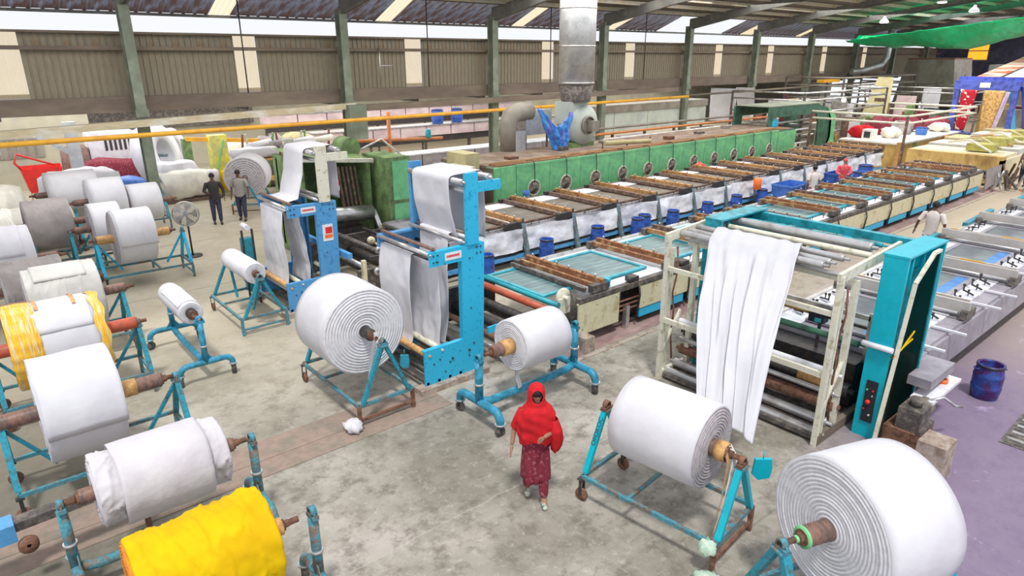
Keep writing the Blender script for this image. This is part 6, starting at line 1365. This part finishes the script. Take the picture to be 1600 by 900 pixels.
# ================================================================== PEOPLE
def skinned(name, pts, edges, radii, m, parent, root=0, sub=2):
    me = bpy.data.meshes.new(name); me.from_pydata(pts, edges, []); ob = bpy.data.objects.new(name, me); COL.objects.link(ob)
    md = ob.modifiers.new('skin', 'SKIN'); md.use_smooth_shade = True
    for i, r in enumerate(radii):
        v = me.skin_vertices[0].data[i]; v.radius = (r, r) if not isinstance(r, tuple) else r; v.use_root = (i == root)
    ss = ob.modifiers.new('smooth', 'SUBSURF'); ss.levels = sub; ss.render_levels = sub
    me.materials.append(m); ob.parent = parent
    return ob
def person(label, loc, facing, h=1.62, skinm=skin, shirt=shirt_white, pants=jeans, shoes=plastic_dark, arms=None, stride=0.0, lean=0.0, sit=False, sleeve='short', head_tilt=0.0, hairm=hair_m, fingers=True):
    """local frame: +x forward, +y left of the figure; joints scaled from a 1.70 m figure"""
    s = h/1.70
    t_ = thing('person', label, 'person', loc, facing)
    V = lambda x, y, z: (x*s, y*s, z*s)
    hip = 0.90; lz = lean
    aL = (arms or {}).get('L', [(0.0, 0.20, 1.38), (-0.03, 0.27, 1.12), (0.05, 0.28, 0.88)]); aR = (arms or {}).get('R', [(0.0, -0.20, 1.38), (-0.03, -0.27, 1.12), (0.05, -0.28, 0.88)])
    P_ = [V(0, 0, hip), V(0.0, 0, 1.08), V(0.01+lz*.5, 0, 1.28), V(0.0+lz, 0, 1.42), V(0.01+lz, 0, 1.50), V(0.03+lz, 0, 1.57)]
    E = [(0, 1), (1, 2), (2, 3), (3, 4), (4, 5)]; R_ = [.105, .10, .11, .07, .05, .055]
    # head chain
    P_ += [V(0.035+lz, 0, 1.63), V(0.02+lz, 0, 1.675)]; E += [(5, 6), (6, 7)]; R_ += [.085, .062]
    def arm(a):
        i = len(P_); P_.extend([V(*a[0]), V(*a[1]), V(*a[2])]); E.extend([(3, i), (i, i+1), (i+1, i+2)]); R_.extend([.055, .04, .026]); return i+2
    ha, hb = arm(aL), arm(aR)
    ll = [(stride, 0.095, 0.48), (stride*1.6-0.02, 0.10, 0.07), (stride*1.6+0.12, 0.11, 0.03)]; lr = [(-stride*0.3, -0.095, 0.48), (-stride*1.6, -0.10, 0.08), (-stride*1.6+0.12, -0.11, 0.03)]
    if sit: ll = [(0.38, 0.12, 0.88), (0.40, 0.12, 0.45), (0.5, 0.13, 0.42)]; lr = [(0.38, -0.12, 0.88), (0.40, -0.12, 0.45), (0.5, -0.13, 0.42)]
    for L_, sy in ((ll, 1), (lr, -1)):
        i = len(P_); P_.extend([V(0, 0.095*sy, 0.84)]+[V(*p) for p in L_]); E.extend([(0, i), (i, i+1), (i+1, i+2), (i+2, i+3)]); R_.extend([.095, .062, .042, .04])
    body = skinned('body', P_, E, [r*s for r in R_], skinm, t_)
    # hands with fingers
    for hi, a, sy in ((ha, aL, 1), (hb, aR, -1)):
        w0 = Vector(P_[hi]); d = (Vector(a[2])-Vector(a[1])).normalized(); side = d.cross(Vector((0, 1, 0)) if abs(d.y) < .8 else Vector((1, 0, 0))).normalized(); 
        pal = w0+d*0.07*s; pp = [w0, pal]; ee = [(0, 1)]; rr = [.022*s, .03*s]
        if fingers:
            for k, (off, ln) in enumerate(((-0.030, .06), (-0.010, .075), (0.010, .07), (0.028, .055))):
                i = len(pp); pp += [pal+side*off*s+d*0.02*s, pal+side*off*s+d*(0.02+ln*.5)*s, pal+side*off*s*0.9+d*(0.02+ln)*s*0.95+Vector((0.012*s, 0, 0))]; ee += [(1, i), (i, i+1), (i+1, i+2)]; rr += [.010*s, .009*s, .007*s]
            i = len(pp); pp += [w0+d*0.035*s-side*0.035*s, w0+d*0.065*s-side*0.052*s]; ee += [(1, i), (i, i+1)]; rr += [.011*s, .009*s]
        skinned('hand', [tuple(p) for p in pp], ee, rr, skinm, body, sub=1)
    hx, hz_ = (0.03+lz)*s, 1.625*s
    # face
    b = MB(); fx = hx+0.088*s
    b.lathe([(0, 0.001), (0.01, 0.012*s), (0.04*s, 0.006*s), (0.05*s, 0.001)], (fx-0.004, 0, hz_-0.03*s), (0.25, 0, 1), 8); b.build('nose', skinm, body, world=False)
    b = MB()
    for y in (-0.03, 0.03): b.lathe([(-0.007*s, 0.001), (0, 0.010*s), (0.007*s, 0.001)], (fx-0.008, y*s, hz_+0.005*s), (1, 0, 0), 8)
    b.build('eyes', plastic_dark, body, world=False)
    b = MB(); b.cbox((fx-0.008, 0, hz_-0.055*s), (0.012, 0.04*s, 0.010*s)); b.build('mouth', core_brown, body, world=False)
    for y in (-1, 1): b = MB(); b.lathe([(-0.01*s, 0.001), (0, 0.022*s), (0.01*s, 0.001)], (hx, y*0.083*s, hz_-0.005*s), (0, 1, 0), 10); b.build('ear', skinm, body, world=False)
    if hairm:
        b = MB(); b.lathe([(-0.085, 0.02), (-0.07, 0.075), (-0.03, 0.094), (0.02, 0.094), (0.06, 0.07), (0.085, 0.02), (0.088, 0.001)], (0, 0, 0), (0, 0, 1), 20)
        b.v = [(hx-0.018*s+v[0]*s*(0.98 if v[0] > 0 else 1.05), v[1]*s*0.95, hz_+0.03*s+max(v[2], -0.035 if v[0] > 0.02 else -0.085)*s) for v in b.v]; b.build('hair', hairm, t_, world=False)
    # shirt
    if shirt:
        b = MB(); rg = [(0.84, .120, .165), (0.92, .118, .160), (1.04, .112, .155), (1.18, .122, .170), (1.30, .124, .185), (1.38, .112, .185), (1.43, .092, .145), (1.47, .070, .085), (1.485, .060, .068)]
        nn = 28; vs = []
        for (z, rx, ry) in rg:
            off = lz*max(0, (z-0.9)/0.55)
            for q in range(nn):
                a = q*2*PI/nn; f = 1+0.05*fbm((math.cos(a)*2, math.sin(a)*2, z*5), 1); vs.append(V(off+rx*f*math.cos(a), ry*f*math.sin(a), z))
        b.add(vs, [(k*nn+q, k*nn+(q+1) % nn, (k+1)*nn+(q+1) % nn, (k+1)*nn+q) for k in range(len(rg)-1) for q in range(nn)], True)
        for a in (aL, aR):
            sh, el, wr = [Vector(p) for p in a]; ins = Vector((lz, sh.y*0.55, 1.39))
            if sleeve == 'short': b.path([V(*ins), V(*sh), V(*sh.lerp(el, 0.4)), V(*sh.lerp(el, 0.8))], [.055*s, .072*s, .066*s, .062*s], 14, cap=False)
            else: b.path([V(*ins), V(*sh), V(*sh.lerp(el, 0.5)), V(*el), V(*el.lerp(wr, 0.5)), V(*el.lerp(wr, 0.9))], [.055*s, .070*s, .062*s, .052*s, .045*s, .038*s], 14, cap=False)
        b.build('shirt', shirt, t_, world=False)
    if pants:
        PP = [V(0, 0, 0.93)]; PE = []; PR = [.135]
        for L_, sy in ((ll, 1), (lr, -1)):
            i = len(PP); PP += [V(0, 0.09*sy, 0.82), V(*L_[0]), V(*Vector(L_[0]).lerp(Vector(L_[1]), 0.93))]; PE += [(0, i), (i, i+1), (i+1, i+2)]; PR += [.11, .082, .062]
        skinned('trousers', PP, PE, [r*s for r in PR], pants, t_)
    for L_ in (ll, lr):
        skinned('shoe', [V(L_[1][0]-0.04, L_[1][1], 0.045+L_[1][2]-0.07), V(L_[1][0]+0.06, L_[1][1], 0.045+L_[1][2]-0.07), V(L_[1][0]+0.16, L_[1][1], 0.035+L_[1][2]-0.07)], [(0, 1), (1, 2)], [.045*s, .048*s, .036*s], shoes, t_, sub=1)
    return t_

# woman in red walking towards the camera
face_w = math.atan2(-4.9, -4.7)+0.15
W = person('woman in red head shawl and maroon patterned dress walking towards the viewer', (4.70, 5.10, 0), face_w, h=1.55, shirt=None, pants=maroon, shoes=mat('white_green_shoe', (0.6, 0.6, 0.55), (0.05, 0.2, 0.15), rough=0.6, scale=14),
           arms={'L': [(0.02, 0.18, 1.36), (0.05, 0.24, 1.08), (0.27, 0.07, 1.12)], 'R': [(0.0, -0.18, 1.36), (-0.05, -0.28, 1.10), (0.03, -0.32, 0.88)]}, stride=0.10, lean=0.03, hairm=hair_m)
s = 1.55/1.7
def ringloft(name, rings, m, parent, n=72, fold=0.0, nf=9, cut=None, th=0.006, sd=0, K=6, hem=0.02):
    b = MB(); vs = []; R_ = []
    for a, c in zip(rings, rings[1:]):
        for k in range(K): R_.append([a[i]+(c[i]-a[i])*k/K for i in range(5)])
    R_.append(list(rings[-1])); nr = len(R_)
    for i, (z, cx, cy, rx, ry) in enumerate(R_):
        tt = i/(nr-1)
        for j in range(n):
            a = j*2*PI/n; f = 1+fold*tt*math.sin(a*nf+2*math.sin(a*2+sd)+z*6)+0.05*fbm((math.cos(a)*1.5, math.sin(a)*1.5, z*5+sd), 1)
            if name == 'head_shawl' and z < 1.46: f += 0.035*math.sin(z*38+a*4+sd)*min(1, (1.46-z)*6)
            vs.append(((cx+math.cos(a)*rx*f)*s, (cy+math.sin(a)*ry*f)*s, z*s+(hem*math.sin(a*3+sd)*tt**3)))
    fs = []
    for i in range(nr-1):
        for j in range(n):
            a = (j+0.5)*2*PI/n; a = a-2*PI if a > PI else a
            if cut and cut((R_[i][0]+R_[i+1][0])/2, a): continue
            fs.append((i*n+j, i*n+(j+1) % n, (i+1)*n+(j+1) % n, (i+1)*n+j))
    b.add(vs, fs, True); o = b.build(name, m, parent, world=False); sd_ = o.modifiers.new('thickness', 'SOLIDIFY'); sd_.thickness = th; return o
b = MB(); b.path([(0.0, -0.10*s, 1.38*s), (0.0, -0.18*s, 1.36*s), (-0.03*s, -0.235*s, 1.22*s), (-0.05*s, -0.275*s, 1.11*s)], [.05, .065, .060, .055], 14, cap=False); b.build('sleeve', red_shawl, W, world=False)
ringloft('dress', [(1.20, 0.01, 0, .13, .17), (1.02, 0.01, 0, .13, .165), (0.86, 0.0, 0, .15, .18), (0.6, 0.01, 0, .165, .185), (0.36, 0.02, 0, .165, .18)], maroon, W, fold=0.09, nf=8)
ringloft('head_shawl', [(1.762, 0.01, 0, .001, .001), (1.755, 0.01, 0, .04, .04), (1.735, 0.015, 0, .075, .07), (1.69, 0.02, 0, .108, .096), (1.62, 0.02, 0, .118, .104), (1.54, 0.02, 0, .112, .102), (1.47, 0.02, 0, .12, .13), (1.41, 0.03, 0, .15, .19), (1.33, 0.03, 0, .165, .235), (1.20, 0.04, 0, .17, .25), (1.08, 0.04, 0, .175, .24), (0.97, 0.05, 0, .165, .20)],
         red_shawl, W, fold=0.06, nf=7, cut=lambda z, a: ((z-1.615)/0.090)**2+(a/0.68)**2 < 1, th=0.008, sd=2, hem=0.035)
ringloft('shawl_end', [(1.26, 0.05, 0.20, .08, .08), (1.12, 0.08, 0.24, .10, .09), (1.0, 0.08, 0.26, .09, .085), (0.88, 0.07, 0.26, .075, .07), (0.80, 0.06, 0.25, .05, .05), (0.77, 0.06, 0.25, .01, .01)], red_shawl, W, fold=0.18, nf=5, n=40, sd=5)

person('man in dark shirt and trousers standing left of the pair in the annex aisle', (6.42, 22.6, 0), math.radians(-100), h=1.66, skinm=skin_dark, shirt=shirt_black, pants=jeans, sleeve='long', stride=0.04, arms={'L': [(0, .20, 1.38), (-.06, .30, 1.14), (0.02, .30, .92)], 'R': [(0, -.20, 1.38), (0.0, -.30, 1.14), (0.18, -.22, 1.12)]})
person('man in grey T-shirt standing right of the pair in the annex aisle', (7.25, 22.6, 0), math.radians(-125), h=1.68, skinm=skin_dark, shirt=shirt_grey, pants=jeans, stride=0.05)
person('man in pale T-shirt walking away along the right aisle', (19.2, 5.72, 0), math.radians(0), h=1.66, skinm=skin_dark, shirt=shirt_white, pants=pale_trouser, stride=0.1, arms={'L': [(0, .21, 1.38), (-.08, .32, 1.14), (-.02, .38, .92)], 'R': [(0, -.21, 1.38), (-.02, -.31, 1.12), (0.10, -.30, .92)]})
person('thin worker in pale shirt standing between the two printing tables', (23.4, 10.95, 0), math.radians(60), h=1.55, skinm=skin, shirt=shirt_white, pants=mat('pink_lungi', (0.5, 0.22, 0.2), rough=0.9))
P3 = person('woman in pink-red shawl bending between the printing tables', (26.4, 11.25, 0), math.radians(-150), h=1.5, skinm=skin, shirt=mat('pink_red_cloth', (0.75, 0.06, 0.10), (0.6, 0.2, 0.2), rough=0.85, scale=9), pants=drum_blue, lean=0.12, hairm=mat('pink_scarf', (0.7, 0.08, 0.09), rough=0.9), arms={'L': [(0.05, .2, 1.36), (0.15, .28, 1.12), (0.36, .12, 1.05)], 'R': [(0.05, -.2, 1.36), (0.15, -.28, 1.12), (0.36, -.12, 1.05)]}, sleeve='long')
person('person in dark trousers behind the standing fan at the far right', (34.6, 7.3, 0), math.radians(170), h=1.6, skinm=skin_dark, shirt=mat('dusty_brown_shirt', (0.4, 0.26, 0.22), rough=0.9), pants=jeans)
